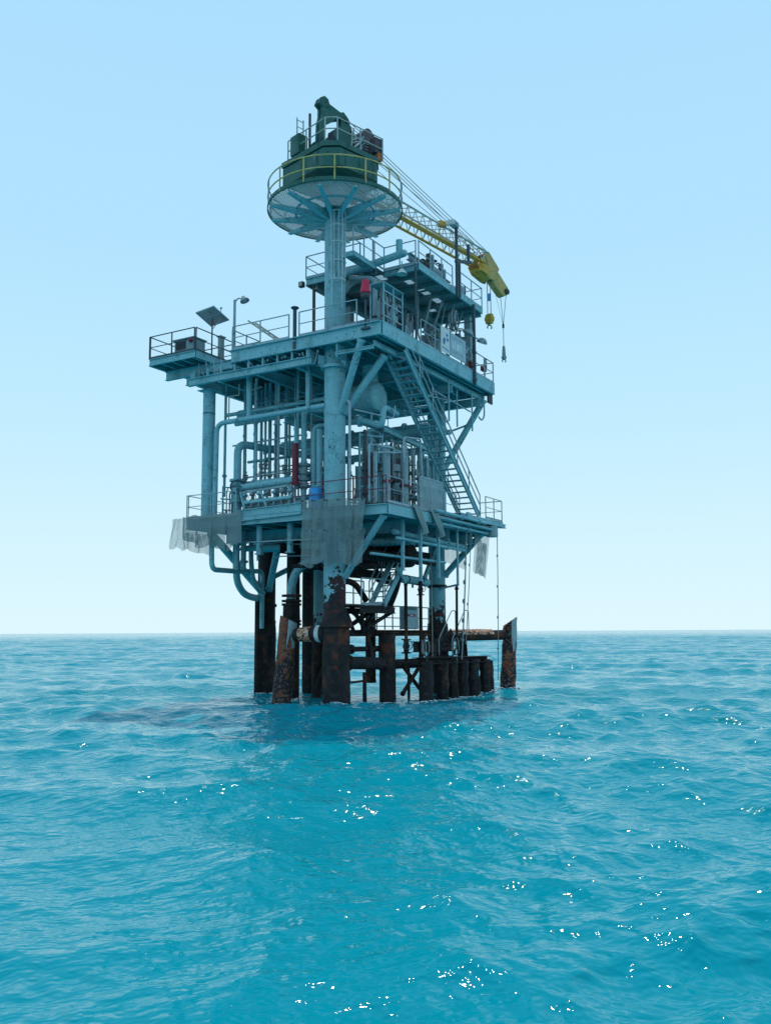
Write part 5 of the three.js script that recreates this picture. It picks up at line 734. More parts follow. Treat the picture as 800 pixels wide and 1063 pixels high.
{ const t = thing('control_rack', 'lower brown instrument rack right of the tall tube rack', 'rack', [2.0, Y2, 2.6]); for (const x of [1.65, 2.3]) part(t, 'upright', bar([x, Y2, 2.6], [x, 17.0, 2.6], 0.06, 0.06, [1, 0, 0]), 'railDark'); part(t, 'panel', box(1.65, 15.9, 2.45, 2.3, 16.9, 2.5), 'brown'); for (let k = 0; k < 5; k++) part(t, 'tubing', cyl([1.72 + k * 0.13, Y2, 2.62], [1.72 + k * 0.13, 16.5 + rr(0, 0.5), 2.62], 0.018, 0.018, 6), 'rail'); }
tubeBeam('thin dark hanging pole from upper deck down to the racks', [2.35, 15.8, 2.75], [2.35, 19.2, 2.75], 0.05, 'railDark');
// lamp under the upper deck
{ const t = thing('bulkhead_lamp', 'small pale bell lamp hanging under the near edge of the upper deck', 'lamp', [1.9, 18.9, 2.4]); part(t, 'shade', new THREE.CylinderGeometry(0.06, 0.26, 0.26, 18, 1, true).translate(1.9, 18.92, 2.3), 'white'); part(t, 'stem', cyl([1.9, 19.05, 2.3], [1.9, 19.4, 2.3], 0.025, 0.025, 8), 'rail'); part(t, 'bulb', new THREE.SphereGeometry(0.08, 12, 8).translate(1.9, 18.86, 2.3), 'white'); }
// machinery half hidden behind the rails
{ const t = thing('pump_unit', 'grey pump unit with pipes behind the front rail of main deck', 'pump', [1.0, Y2, 1.0]); part(t, 'motor', [cyl([0.9, 16.3, -0.2], [0.9, 16.3, 1.3], 0.32, 0.32, 20)], 'paintGrey'); part(t, 'casing', new THREE.SphereGeometry(0.3, 18, 12).translate(0.9, 16.3, 1.5), 'paintGrey'); part(t, 'base', box(0.5, Y2, -0.4, 1.3, 15.95, 1.8), 'paint'); part(t, 'tube', pipeGeo([[0.9, 16.7, 1.5], [0.9, 18.4, 1.5], [0.9, 18.7, 0.2]], 0.12, 0.3), 'paintGrey'); }
pipeRun('white curved duct under the upper deck near the column', [[0.9, 18.0, -0.3], [1.2, 18.75, 0.2], [1.9, 18.8, 1.0], [2.0, 17.6, 1.6], [2.0, 16.0, 1.7]], 0.15, 'paintGrey', { bend: 0.4, n: 14 });
{ const t = thing('storage_tank', 'squat pale tank behind the rail right of the racks', 'tank', [4.0, Y2, 1.4]); part(t, 'shell', [cyl([3.4, 16.1, 1.3], [5.4, 16.1, 1.3], 0.45, 0.45, 24)], 'railPale'); part(t, 'cradle', [box(3.6, Y2, 0.9, 3.75, 15.95, 1.7), box(5.0, Y2, 0.9, 5.15, 15.95, 1.7)], 'rail'); }
for (let k = 0; k < 6; k++) { const t = thing('pipe_bundle', 'length of brown pipe stored at the back of main deck under upper deck', 'pipe', [6, 16.2 + k * 0.3, -2], 'brown pipes stored at the back of main deck'); part(t, 'tube', cyl([3.0, 16.0 + k * 0.32, -2.0 - (k % 2) * 0.4], [8.5, 16.1 + k * 0.32, -1.8 - (k % 2) * 0.4], 0.1, 0.1, 12), k % 2 ? 'brown' : 'railPale'); for (const x of [3.4, 8.0]) part(t, 'strap', cyl([x, 16.02 + k * 0.32, -1.97 - (k % 2) * 0.4], [x + 0.06, 16.02 + k * 0.32, -1.97 - (k % 2) * 0.4], 0.108, 0.108, 12), 'dark'); }
for (let k = 0; k < 7; k++) { const x = 5.6 + rr(0, 3.4), z = rr(0.3, 1.9), y = rr(16.3, 18.2); valve('grey valve among the hanging pipework below the far end of upper deck', [x, y, z], k % 2 ? [0, 1, 0] : [1, 0, 0], rr(0.08, 0.15), 'paintGrey', 'valves below the far end of upper deck'); }
for (let k = 0; k < 6; k++) { const x = 5.4 + k * 0.65; pipeRun('thin grey pipe dropping from upper deck behind the sign', [[x, 19.2, 1.0 + rr(0, 1.2)], [x, 16.8 + rr(0, 1.0), 1.2], [x + rr(0.3, 0.7), 16.5, 1.4], [x + 0.5, Y2, 1.5]], rr(0.035, 0.08), 'paintGrey', { group: 'grey pipes below the far end of upper deck', bend: 0.2 }); }
{ const t = thing('hose_reel', 'grey wire hose reel hanging under the far end of upper deck', 'hose reel', [7.6, 18.4, 2.0]); for (let k = 0; k < 5; k++) part(t, 'hose_loop', new THREE.TorusGeometry(0.42 + 0.05 * (k % 3), 0.035, 7, 26).rotateY(0.3).translate(7.5, 18.35, 1.9 + k * 0.09), k % 2 ? 'paintGrey' : 'rail'); part(t, 'bracket', bar([7.5, 18.3, 2.1], [7.5, 19.2, 2.1], 0.06, 0.06, [1, 0, 0]), 'rail'); }
// the sign board
{ const t = thing('sign_board', 'field sign board with white emblem panel and grey lettered panel on the rail', 'sign', [5.6, 15.85, 2.97]);
  const cv = document.createElement('canvas'); cv.width = 256; cv.height = 160; const c = cv.getContext('2d'); c.fillStyle = '#9fb4bb'; c.fillRect(0, 0, 256, 160); c.fillStyle = '#5d7f90'; c.font = 'bold 18px sans-serif'; c.textBaseline = 'middle';
  // the lettering is too blurred to read in the photograph: only its strokes are kept
  const stroke = (x0, y, n, h, w) => { for (let k = 0; k < n; k++) { const x = x0 + k * w * 1.35; c.fillRect(x, y, w * 0.35, h); if (k % 3 !== 1) c.fillRect(x, y + (k % 2 ? 0 : h * 0.8), w, h * 0.2); if (k % 4 === 2) c.fillRect(x + w * 0.65, y, w * 0.35, h); } };
  stroke(22, 18, 9, 14, 16); c.fillStyle = '#d6e4e8'; stroke(36, 54, 5, 46, 26); c.fillStyle = '#5d7f90'; stroke(22, 118, 8, 20, 18);
  const tex = new THREE.CanvasTexture(cv); tex.colorSpace = THREE.SRGBColorSpace;
  const pane = (x0, x1, y0, y1, z, m) => { const g = new THREE.PlaneGeometry(x1 - x0, y1 - y0).translate((x0 + x1) / 2, (y0 + y1) / 2, z); return part(t, 'face_print', g, m, undefined, true); };
  part(t, 'emblem_panel', box(4.3, 15.82, 2.965, 5.22, 17.02, 2.99), 'white', 'white panel with a blue emblem'); part(t, 'lettered_panel', box(5.27, 15.86, 2.965, 6.95, 16.98, 2.99), 'paintGrey');
  pane(5.29, 6.93, 15.88, 16.96, 2.9935, new THREE.MeshStandardMaterial({ name: 'sign_print', map: tex, roughness: 0.6, side: THREE.DoubleSide }));
  const shape = (pts) => { const s = new THREE.Shape(); pts.forEach(([x, y], i) => (i ? s.lineTo(x, y) : s.moveTo(x, y))); return new THREE.ExtrudeGeometry(s, { depth: 0.006, bevelEnabled: false }).translate(4.3, 15.82, 2.99); };
  const bl = new THREE.MeshStandardMaterial({ name: 'emblem_blue', color: new THREE.Color().setRGB(0.01, 0.16, 0.33), roughness: 0.6 });
  part(t, 'emblem', shape([[0.18, 0.42], [0.30, 0.36], [0.40, 0.46], [0.48, 0.68], [0.34, 0.72], [0.22, 0.62]]), bl); part(t, 'emblem', shape([[0.56, 0.66], [0.68, 0.58], [0.78, 0.66], [0.74, 0.78], [0.62, 0.74]]), bl); part(t, 'emblem', shape([[0.52, 0.86], [0.64, 0.80], [0.76, 0.90], [0.62, 1.0]]), bl); part(t, 'caption_bar', shape([[0.14, 0.20], [0.78, 0.14], [0.78, 0.19], [0.14, 0.25]]), bl); }
{ const t = thing('lamp_post', 'dark lamp post with twin round floodlights on the right edge of main deck', 'lamp', [7.8, 15.1, 2.98]); part(t, 'pole', bar([7.8, 15.0, 3.05], [7.8, 19.1, 3.05], 0.13, 0.13, [1, 0, 0]), 'railDark'); part(t, 'cross_arm', bar([7.8, 18.25, 3.05], [7.0, 18.0, 2.2], 0.06, 0.06), 'railDark'); part(t, 'arm', bar([7.2, 17.4, 3.05], [8.9, 17.5, 3.05], 0.06, 0.06), 'rail');
  for (const x of [7.15, 8.75]) { const pr = [[0.03, 0.2], [0.16, 0.16], [0.27, 0.02], [0.29, -0.05], [0.27, -0.06], [0, -0.03]].map(([a, c]) => new THREE.Vector2(a, c)); part(t, 'floodlight', new THREE.LatheGeometry(pr, 22).rotateX(0.5).rotateZ(x > 8 ? 0.25 : -0.2).translate(x, 17.45, 3.05), 'paintGrey'); } part(t, 'clamp', box(7.7, 15.2, 2.97, 7.9, 15.3, 3.14), 'railDark'); part(t, 'clamp', box(7.7, 16.6, 2.97, 7.9, 16.7, 3.14), 'railDark'); }
{ const t = thing('lifebuoy_stand', 'white and red lifebuoy stand at the far right corner of main deck', 'lifebuoy', [9.9, Y2, 2.6]); part(t, 'ring', new THREE.TorusGeometry(0.26, 0.07, 10, 26).rotateY(0.4).translate(9.8, 16.6, 2.75), 'white'); for (const a of [0.4, 2.0, 3.6, 5.2]) part(t, 'red_band', new THREE.TorusGeometry(0.26, 0.078, 10, 6, 0.6).rotateZ(a).rotateY(0.4).translate(9.8, 16.6, 2.75), 'red'); part(t, 'post', cyl([9.8, Y2, 2.7], [9.8, 16.4, 2.7], 0.035, 0.035, 8), 'redPipe'); part(t, 'box', box(9.6, 16.25, 2.55, 10.0, 16.5, 2.72), 'redPipe'); }
{ const t = thing('hydrant', 'short red hydrant by the lamp post on the main deck', 'hydrant', [8.3, Y2, 2.6]); part(t, 'barrel', cyl([8.3, Y2, 2.6], [8.3, 16.3, 2.6], 0.1, 0.1, 14), 'redPipe'); part(t, 'cap', new THREE.SphereGeometry(0.12, 14, 8).translate(8.3, 16.3, 2.6), 'redPipe'); part(t, 'outlet', cyl([8.3, 16.1, 2.6], [8.3, 16.1, 2.85], 0.06, 0.06, 10), 'redPipe'); }
pipeRun('pale goose-neck vent on the right edge of main deck', [[8.6, Y2, 2.5], [8.6, 16.9, 2.5], [8.2, 17.1, 2.5], [8.0, 16.7, 2.5]], 0.07, 'rail', { bend: 0.2 });
// on the upper deck
{ const t = thing('winch_unit', 'grey-brown winch unit behind the upper deck rail', 'winch', [5.6, Y3, 2.2]); part(t, 'frame', [box(4.6, Y3, 1.7, 6.2, Y3 + 0.12, 2.5), box(4.7, Y3 + 0.12, 1.75, 4.8, Y3 + 0.9, 2.45), box(5.9, Y3 + 0.12, 1.75, 6.0, Y3 + 0.9, 2.45)], 'rail'); part(t, 'drum', [cyl([4.85, Y3 + 0.6, 2.1], [5.85, Y3 + 0.6, 2.1], 0.28, 0.28, 18)], 'paintGrey'); part(t, 'motor', cyl([4.2, Y3 + 0.7, 2.1], [4.7, Y3 + 0.7, 2.1], 0.2, 0.2, 16), 'brown'); for (let k = 0; k < 5; k++) part(t, 'fitting', box(4.4 + k * 0.32, Y3 + 0.75 + rr(0, 0.3), 2.2, 4.55 + k * 0.32, Y3 + 1.0 + rr(0, 0.3), 2.4), k % 2 ? 'paintGrey' : 'brown'); }
{ const t = thing('storage_drum', 'dark round drum lying behind the far rail of the upper deck', 'drum', [7.6, Y3, 2.2]); part(t, 'shell', cyl([7.5, Y3 + 0.35, 2.0], [7.9, Y3 + 0.35, 2.5], 0.35, 0.35, 22), 'rail'); part(t, 'rim', new THREE.TorusGeometry(0.35, 0.02, 6, 22).rotateY(0.67).translate(7.9, Y3 + 0.35, 2.5), 'dark'); }
steelBeam('grey beam lying along the upper deck inside the rail', [2.9, Y3 + 0.55, 2.1], [7.0, Y3 + 0.5, 2.1], 0.3, 0.25, 'paintGrey', { name: 'stored_beam' });
{ const t = thing('boom_rest', 'dark boom rest post with lamp and U-shaped cradle on upper deck edge', 'boom rest', [6.5, Y3 - 0.3, 2.8]); part(t, 'post', bar([6.5, Y3 - 0.4, 2.8], [6.5, 22.75, 2.8], 0.12, 0.12, [1, 0, 0]), 'railDark'); part(t, 'cradle', [bar([6.5, 20.95, 2.75], [8.0, 21.4, 2.85], 0.14, 0.14), bar([7.75, 21.4, 2.85], [7.75, 22.25, 2.85], 0.12, 0.12, [1, 0, 0])], 'railDark'); part(t, 'knee', bar([6.75, Y3 - 0.3, 2.8], [6.75, 20.9, 2.8], 0.14, 0.12, [1, 0, 0]), 'railDark'); part(t, 'lamp_head', [box(5.95, 22.62, 2.65, 6.5, 22.86, 2.95)], 'paintGrey'); part(t, 'lamp_visor', box(5.8, 22.58, 2.62, 5.95, 22.8, 2.98), 'white'); }
{ const t = thing('corner_bracket_lamp', 'small pinkish junction box at the left corner of upper deck', 'junction box', [1.5, 19.1, -2.8]); part(t, 'housing', box(1.4, 19.1, -3.0, 1.6, 19.35, -2.76), 'brown'); part(t, 'cover', box(1.385, 19.13, -2.97, 1.4, 19.32, -2.79), 'railPale'); }
{ // caged ladder up the crane column
  const t = thing('caged_ladder', 'caged ladder climbing the crane column', 'ladder', [-0.35, 17.2, 0.5]); const ax = v(-0.75, 0, 0.66).normalize(), sd = v(0.66, 0, 0.75), cx = ax.x * 0.6, cz = ax.z * 0.6;
  const c0 = v(cx, 0, cz); for (const s of [-0.22, 0.22]) part(t, 'stile', cyl(c0.clone().addScaledVector(sd, s).add(v(0, 16.9, 0)), c0.clone().addScaledVector(sd, s).add(v(0, 21.2, 0)), 0.025, 0.025, 6), 'railLight');
  for (let k = 0; k < 14; k++) part(t, 'rung', cyl(c0.clone().addScaledVector(sd, -0.22).add(v(0, 17.0 + k * 0.3, 0)), c0.clone().addScaledVector(sd, 0.22).add(v(0, 17.0 + k * 0.3, 0)), 0.014, 0.014, 6), 'rail');
  const hoop = (y) => { const pts = []; for (let k = 0; k <= 12; k++) { const a = -0.35 + (Math.PI + 0.7) * k / 12; pts.push(c0.clone().addScaledVector(sd, 0.36 * Math.cos(a)).addScaledVector(ax, 0.12 + 0.38 * Math.sin(a)).add(v(0, y, 0))); } return smoothPipe(pts, 0.03, 6, 20); };
  for (const y of [18.0, 18.85, 19.7, 20.45, 21.1]) part(t, 'hoop', hoop(y), 'railLight');
  for (let k = 1; k < 6; k++) { const a = Math.PI * k / 6; const p = c0.clone().addScaledVector(sd, 0.37 * Math.cos(a)).addScaledVector(ax, 0.12 + 0.39 * Math.sin(a)); part(t, 'cage_strip', cyl(p.clone().add(v(0, 18.0, 0)), p.clone().add(v(0, 21.1, 0)), 0.02, 0.02, 6), 'railLight'); }
  for (const y of [18.1, 20.4]) part(t, 'standoff', bar([cx, y, cz], [cx * 0.6, y, cz * 0.6], 0.05, 0.05), 'railLight'); }

// ------------------------------------------------------------------ the crane
const B = v(0.9578, 0, 0.2873), C = v(-0.2873, 0, 0.9578);
const bc = (b, y, c) => B.clone().multiplyScalar(b).addScaledVector(C, c).add(v(0, y, 0));
{ const t = thing('round_platform', 'round grated platform on radial ribs below the crane', 'platform', [0, 21.4, 0]); const RO = 3.0, y = 21.5;
  const rim = new THREE.LatheGeometry([[RO - 0.05, y - 0.04], [RO, y - 0.04], [RO, y + 0.06], [RO - 0.05, y + 0.06], [RO - 0.05, y - 0.04]].map(([a, b]) => new THREE.Vector2(a, b)), 72); part(t, 'rim', rim, 'green', 'green painted rim');
  const bars = []; const pitch = 0.10; for (let k = -29; k <= 29; k++) { const d = k * pitch, h = Math.sqrt(2.92 * 2.92 - d * d); const inner = Math.abs(d) < 0.5 ? Math.sqrt(0.25 - d * d) : 0; if (inner) for (const s of [-1, 1]) { bars.push(box(d - 0.0065, y - 0.03, s * inner, d + 0.0065, y, s * h)); bars.push(box(s * inner, y - 0.034, d - 0.007, s * h, y - 0.004, d + 0.0065)); } else { bars.push(box(d - 0.0065, y - 0.03, -h, d + 0.0065, y, h)); bars.push(box(-h, y - 0.034, d - 0.0065, h, y - 0.004, d + 0.0065)); } }
  part(t, 'grating', bars, 'grating').userData.kind = 'stuff';
  for (let k = 0; k < 12; k++) { const a = k * Math.PI / 6 + 0.16, c = Math.cos(a), s = Math.sin(a); const m = new THREE.Shape(); m.moveTo(0.44, y - 0.50); m.lineTo(0.44, y - 0.06); m.lineTo(2.9, y - 0.06); m.lineTo(2.9, y - 0.17); m.lineTo(0.44, y - 0.50); const g = new THREE.ExtrudeGeometry(m, { depth: 0.03, bevelEnabled: false }).translate(0, 0, -0.015); const fl = bar([0.46, y - 0.51, 0], [2.9, y - 0.18, 0], 0.025, 0.19); part(t, 'rib', [g, fl].map((q) => { q = q.index ? q.toNonIndexed() : q; return boxUV(q).rotateY(-a); }), 'tankPaint'); }
  part(t, 'hub_plate', new THREE.CylinderGeometry(0.75, 0.75, 0.03, 30).translate(0, y - 0.055, 0), 'paint'); part(t, 'ring_joist', new THREE.TorusGeometry(1.75, 0.05, 8, 60).rotateX(Math.PI / 2).translate(0, y - 0.1, 0), 'paint'); }
{ const t = thing('round_guard_rail', 'yellow and grey round guard rail of the crane platform', 'guard rail', [0, 21.5, 0]); const RO = 2.97;
  for (let k = 0; k < 14; k++) { const a = k / 14 * 6.2832 + 0.32; const front = Math.cos(a - 2.55) > 0.45; part(t, 'post', cyl([RO * Math.cos(a), 21.5, RO * Math.sin(a)], [RO * Math.cos(a), 22.6, RO * Math.sin(a)], 0.035, 0.035, 8), front ? 'railYellow' : 'rail'); }
  for (const y of [22.05, 22.6]) for (const [a0, len, m] of [[1.25, 2.6, 'railYellow'], [3.85, 3.68, 'rail']]) { const pts = []; for (let k = 0; k <= 30; k++) { const a = a0 + len * k / 30; pts.push(v(RO * Math.cos(a), y, RO * Math.sin(a))); } part(t, y > 22.3 ? 'top_rail' : 'mid_rail', smoothPipe(pts, 0.03, 8, 60), m, m === 'railYellow' ? 'yellow painted rail' : 'grey rail'); }
  part(t, 'toe_board', new THREE.LatheGeometry([[2.98, 21.56], [2.98, 21.66]].map(([a, b]) => new THREE.Vector2(a, b)), 72), 'green'); }
const crane = thing('pedestal_crane', 'green pedestal crane with railed turret and long yellow lattice boom', 'crane', [0, 22.5, 0]);
{ const t = crane; const hx = 1.53, ch = 0.55, y0 = 22.75, y1 = 23.85;
  const sh = new THREE.Shape(); [[-hx - 0.12, -hx - 0.1], [hx - ch * 0.4, -hx], [hx, -hx + ch * 0.4], [hx, hx - ch * 0.8], [hx - ch * 0.8, hx], [-hx + ch * 0.9, hx], [-hx, hx - ch * 0.9]].forEach(([b, c], i) => (i ? sh.lineTo(b, c) : sh.moveTo(b, c)));
  const frame = new THREE.Matrix4().makeBasis(B, C, v(0, -1, 0)); // shape x -> boom, y -> across, depth -> down
  part(t, 'turret_body', new THREE.ExtrudeGeometry(sh, { depth: y1 - y0 - 0.3, bevelEnabled: true, bevelSize: 0.02, bevelThickness: 0.02, bevelSegments: 1 }).applyMatrix4(frame).translate(0, y1 - 0.3, 0), 'green');
  const sh2 = new THREE.Shape(sh.getPoints().map((p) => p.multiplyScalar(1.04))); part(t, 'turret_floor', new THREE.ExtrudeGeometry(sh2, { depth: 0.24, bevelEnabled: false }).applyMatrix4(frame).translate(0, y1, 0), 'green');
  part(t, 'slew_ring', [cyl([0, 22.5, 0], [0, 22.75, 0], 0.85, 0.95, 30)], 'green');
  for (const c of [-0.75, 0.0, 0.7]) part(t, 'panel_seam', bar(bc(-hx - 0.035, 22.8, c), bc(-hx - 0.035, y1 - 0.34, c), 0.05, 0.025, [B.x, 0, B.z]), 'green'); for (const b of [-0.7, 0.1, 0.9]) part(t, 'panel_seam', bar(bc(b, 22.8, hx + 0.035), bc(b, y1 - 0.34, hx + 0.035), 0.05, 0.025, [B.x, 0, B.z]), 'green');
  const hatch = part(t, 'hatch', bar(bc(-hx - 0.04, 23.2, 0.35), bc(-hx - 0.04, 23.2, 0.62), 0.4, 0.03), 'green'); part(hatch, 'handle', cyl(bc(-hx - 0.09, 23.15, 0.56), bc(-hx - 0.09, 23.28, 0.56), 0.014, 0.014, 6), 'rail');
  // turret rails
  const cs = [[-1.5, -1.5], [-1.5, 1.12], [-1.12, 1.5], [1.5, 1.5], [1.5, -1.5]]; for (let i = 0; i < cs.length - 1; i++) { const a = bc(cs[i][0], y1, cs[i][1]), b = bc(cs[i + 1][0], y1, cs[i + 1][1]), n = a.distanceTo(b) > 1 ? 2 : 1; for (let k = 0; k < n + (i === 3 ? 1 : 0); k++) { const p = a.clone().lerp(b, k / n); part(t, 'rail_post', cyl(p, p.clone().add(v(0, 1.05, 0)), 0.032, 0.032, 8), i < 2 ? 'railPale' : 'rail'); } for (const h of [0.55, 1.05]) part(t, 'rail', cyl(a.clone().add(v(0, h, 0)), b.clone().add(v(0, h, 0)), 0.028, 0.028, 8), i < 3 ? 'railPale' : 'rail'); }
  // gantry
  const g1 = new THREE.Shape(); [[-1.07, 26.2], [-0.95, 26.5], [-0.75, 26.64], [-0.55, 26.56], [-0.48, 26.36], [0.15, 26.22], [0.34, 26.3], [0.62, 26.1], [0.72, 25.8], [0.74, 23.95], [0.26, 23.95], [0.22, 25.95], [-0.1, 25.8], [-0.72, 25.3], [-0.8, 23.95], [-1.02, 23.95], [-0.97, 25.3], [-0.88, 25.7], [-0.88, 26.08]].forEach(([a, b], i) => (i ? g1.lineTo(a, b) : g1.moveTo(a, b)));
  const gf = new THREE.Matrix4().makeBasis(B, v(0, 1, 0), C.clone());
  const gan = part(t, 'gantry', [-0.17, 0.05].map((o) => new THREE.ExtrudeGeometry(g1, { depth: 0.12, bevelEnabled: true, bevelSize: 0.015, bevelThickness: 0.015, bevelSegments: 1 }).translate(0, 0, o).applyMatrix4(gf)), 'green');
  part(gan, 'cover_plate', bar(bc(-0.45, 26.32, 0), bc(0.12, 26.2, 0), 0.03, 0.24), 'green'); part(gan, 'cross_pin', cyl(bc(0.5, 25.9, -0.3), bc(0.5, 25.9, 0.3), 0.07, 0.07, 12), 'dark'); for (const y of [24.5, 25.0, 25.5]) part(gan, 'bolt_row', cyl(bc(0.5, y, 0.16), bc(0.5, y, 0.21), 0.05, 0.05, 8), 'dark');
  part(gan, 'sheave', cyl(bc(-0.78, 26.33, -0.2), bc(-0.78, 26.33, 0.2), 0.2, 0.22, 20), 'green');
  const en = part(t, 'engine_housing', (() => { const s = new THREE.Shape(); s.moveTo(0.85, 23.9); s.lineTo(0.85, 25.15); s.quadraticCurveTo(1.0, 25.55, 1.25, 25.5); s.quadraticCurveTo(1.62, 25.3, 1.62, 24.9); s.lineTo(1.66, 23.9); return new THREE.ExtrudeGeometry(s, { depth: 1.0, bevelEnabled: true, bevelSize: 0.03, bevelThickness: 0.03, bevelSegments: 2 }).translate(0, 0, -0.1).applyMatrix4(gf); })(), 'brown', 'brown-grey engine cover');
  part(en, 'grille', [0, 1, 2, 3, 4].map((k) => bar(bc(0.95, 24.3 + k * 0.14, 0.94), bc(1.5, 24.3 + k * 0.14, 0.94), 0.05, 0.03)), 'paintGrey'); part(en, 'exhaust', pipeGeo([bc(1.1, 25.2, -0.2), bc(1.1, 25.9, -0.2), bc(0.95, 26.05, -0.2)], 0.06, 0.1), 'dark');
  for (let k = 0; k < 9; k++) part(en, 'hose', smoothPipe([bc(rr(-0.2, 0.8), 24.0, rr(0.5, 1.2)), bc(rr(0, 1.0), 24.6 + rr(0, 0.5), rr(0.6, 1.2)), bc(rr(0.2, 1.3), 24.2 + rr(0, 0.6), rr(0.5, 1.1))], 0.03, 6, 12), k % 3 ? 'rail' : 'white');
  part(t, 'radiator', bar(bc(1.35, 24.2, 1.25), bc(1.35, 24.9, 1.25), 0.5, 0.35, [B.x, 0, B.z]), 'brown'); part(t, 'orange_box', bar(bc(1.25, 24.02, 1.35), bc(1.5, 24.02, 1.35), 0.34, 0.22), 'orange');
  part(t, 'winch_drum', [cyl(bc(-0.35, 24.5, -0.7), bc(-0.35, 24.5, 0.9), 0.34, 0.34, 24), cyl(bc(-0.35, 24.5, 0.9), bc(-0.35, 24.5, 0.96), 0.48, 0.48, 24), cyl(bc(-0.35, 24.5, -0.76), bc(-0.35, 24.5, -0.7), 0.48, 0.48, 24)], 'green'); part(t, 'operator_seat', [bar(bc(-1.1, 24.2, 0.6), bc(-0.7, 24.2, 0.6), 0.1, 0.5), bar(bc(-0.72, 24.2, 0.6), bc(-0.66, 24.8, 0.6), 0.1, 0.5, [B.x, 0, B.z])], 'dark');
  part(t, 'exhaust_stack', cyl(bc(-0.86, 23.9, -0.75), bc(-0.86, 26.15, -0.75), 0.06, 0.06, 10), 'railDark'); part(t, 'lever', cyl(bc(-1.1, 23.9, 0.2), bc(-1.15, 24.9, 0.25), 0.025, 0.025, 6), 'railDark');
  const lad = part(t, 'ladder_frame', [[-1.35, -1.05], [-1.0, -1.05]].map(([b, c]) => cyl(bc(b, 23.8, c), bc(b, 25.9, c), 0.03, 0.03, 8)), 'rail'); for (let k = 0; k < 6; k++) part(lad, 'rung', cyl(bc(-1.35, 24.2 + k * 0.32, -1.05), bc(-1.0, 24.2 + k * 0.32, -1.05), 0.018, 0.018, 6), 'rail');
  part(t, 'oil_tank', bar(bc(-1.35, 24.0, -0.9), bc(-1.35, 24.9, -0.9), 0.5, 0.6, [B.x, 0, B.z]), 'green');
  // boom
  const lo = (s) => 22.70 - 0.103 * s, up = (s) => lo(s) + 0.8 - 0.012 * s;
  const boom = part(t, 'boom_foot', [bar(bc(0.3, 22.75, 0), bc(1.4, lo(1.4) + 0.05, 0), 0.34, 0.9)], 'green');
  for (const c of [-0.4, 0.4]) { part(boom, 'lower_chord', cyl(bc(1.0, lo(1.0), c), bc(9.6, lo(9.6), c), 0.066, 0.066, 10), 'yellow', 'yellow lower chord'); part(boom, 'upper_chord', cyl(bc(1.6, up(1.2), c * 0.9), bc(10.0, up(10.0), c * 0.9), 0.05, 0.05, 8), 'lattice'); }
  const N = 17; for (let k = 0; k < N; k++) { const s0 = 1.4 + k * 0.5, s1 = s0 + 0.5; for (const c of [-0.4, 0.4]) part(boom, 'lacing', [cyl(bc(s0, lo(s0), c), bc((s0 + s1) / 2, up((s0 + s1) / 2), c * 0.9), 0.022, 0.022, 6), cyl(bc((s0 + s1) / 2, up((s0 + s1) / 2), c * 0.9), bc(s1, lo(s1), c), 0.022, 0.022, 6)], 'lattice'); part(boom, 'lacing', cyl(bc(s0, up(s0), -0.36), bc(s1, up(s1), 0.36), 0.02, 0.02, 6), 'lattice'); part(boom, 'lacing', cyl(bc(s0, lo(s0), 0.4), bc(s1, lo(s1), -0.4), 0.022, 0.022, 6), 'lattice'); }
  part(boom, 'walkway_strip', bar(bc(1.4, lo(1.4) + 0.02, 0.2), bc(9.2, lo(9.2) + 0.02, 0.2), 0.03, 0.12), 'yellow');
  const hd = new THREE.Shape(); [[9.15, 21.55], [9.85, 22.35], [10.05, 22.38], [10.8, 21.72], [10.42, 21.0], [10.1, 21.0], [9.4, 21.22]].forEach(([a, b], i) => (i ? hd.lineTo(a, b) : hd.moveTo(a, b)));
  const head = part(t, 'boom_head', [-0.36, 0.28].map((o) => new THREE.ExtrudeGeometry(hd, { depth: 0.08, bevelEnabled: false }).translate(0, 0, o).applyMatrix4(gf)), 'yellowPale'); part(head, 'cross_plate', [bar(bc(9.2, 21.35, 0), bc(10.2, 21.02, 0), 0.04, 0.56), bar(bc(9.9, 22.4, 0), bc(10.8, 21.72, 0), 0.04, 0.56)], 'yellow'); part(head, 'side_box', bar(bc(9.15, 21.35, 0.5), bc(9.7, 21.2, 0.5), 0.42, 0.2), 'yellow', 'orange-yellow box'); part(head, 'sheave', cyl(bc(10.2, 21.3, -0.3), bc(10.2, 21.3, 0.3), 0.28, 0.28, 24), 'dark');
  const tp = new THREE.Shape(); [[10.4, 21.05], [10.75, 21.72], [11.05, 21.5], [11.66, 20.98], [11.74, 20.66], [11.35, 20.44], [11.18, 20.48]].forEach(([a, b], i) => (i ? tp.lineTo(a, b) : tp.moveTo(a, b)));
  const tip = part(t, 'boom_tip', new THREE.ExtrudeGeometry(tp, { depth: 0.34, bevelEnabled: true, bevelSize: 0.02, bevelThickness: 0.02, bevelSegments: 1 }).translate(0, 0, -0.17).applyMatrix4(gf), 'yellowPale'); part(tip, 'tip_sheave', cyl(bc(11.55, 20.72, -0.27), bc(11.55, 20.72, 0.27), 0.16, 0.16, 20), 'dark');
  for (const c of [-0.3, -0.1, 0.1, 0.3]) part(t, 'pendant_line', cyl(bc(0.3, 26.05, c * 0.8), bc(9.9, 22.42 + 0.02, c), 0.016, 0.016, 6), 'wire');
  for (const c of [-0.2, 0.2]) part(t, 'hoist_line', cyl(bc(1.4, 24.9, c), bc(9.9, 22.35, c), 0.014, 0.014, 6), 'wire');
  part(t, 'boom_lamp', [bar(bc(6.35, 22.85, 0.3), bc(6.75, 22.9, 0.3), 0.26, 0.26), cyl(bc(6.2, 22.2, 0.4), bc(6.5, 22.8, 0.3), 0.03, 0.03, 6)], 'yellow', 'small yellow lamp bracket'); }
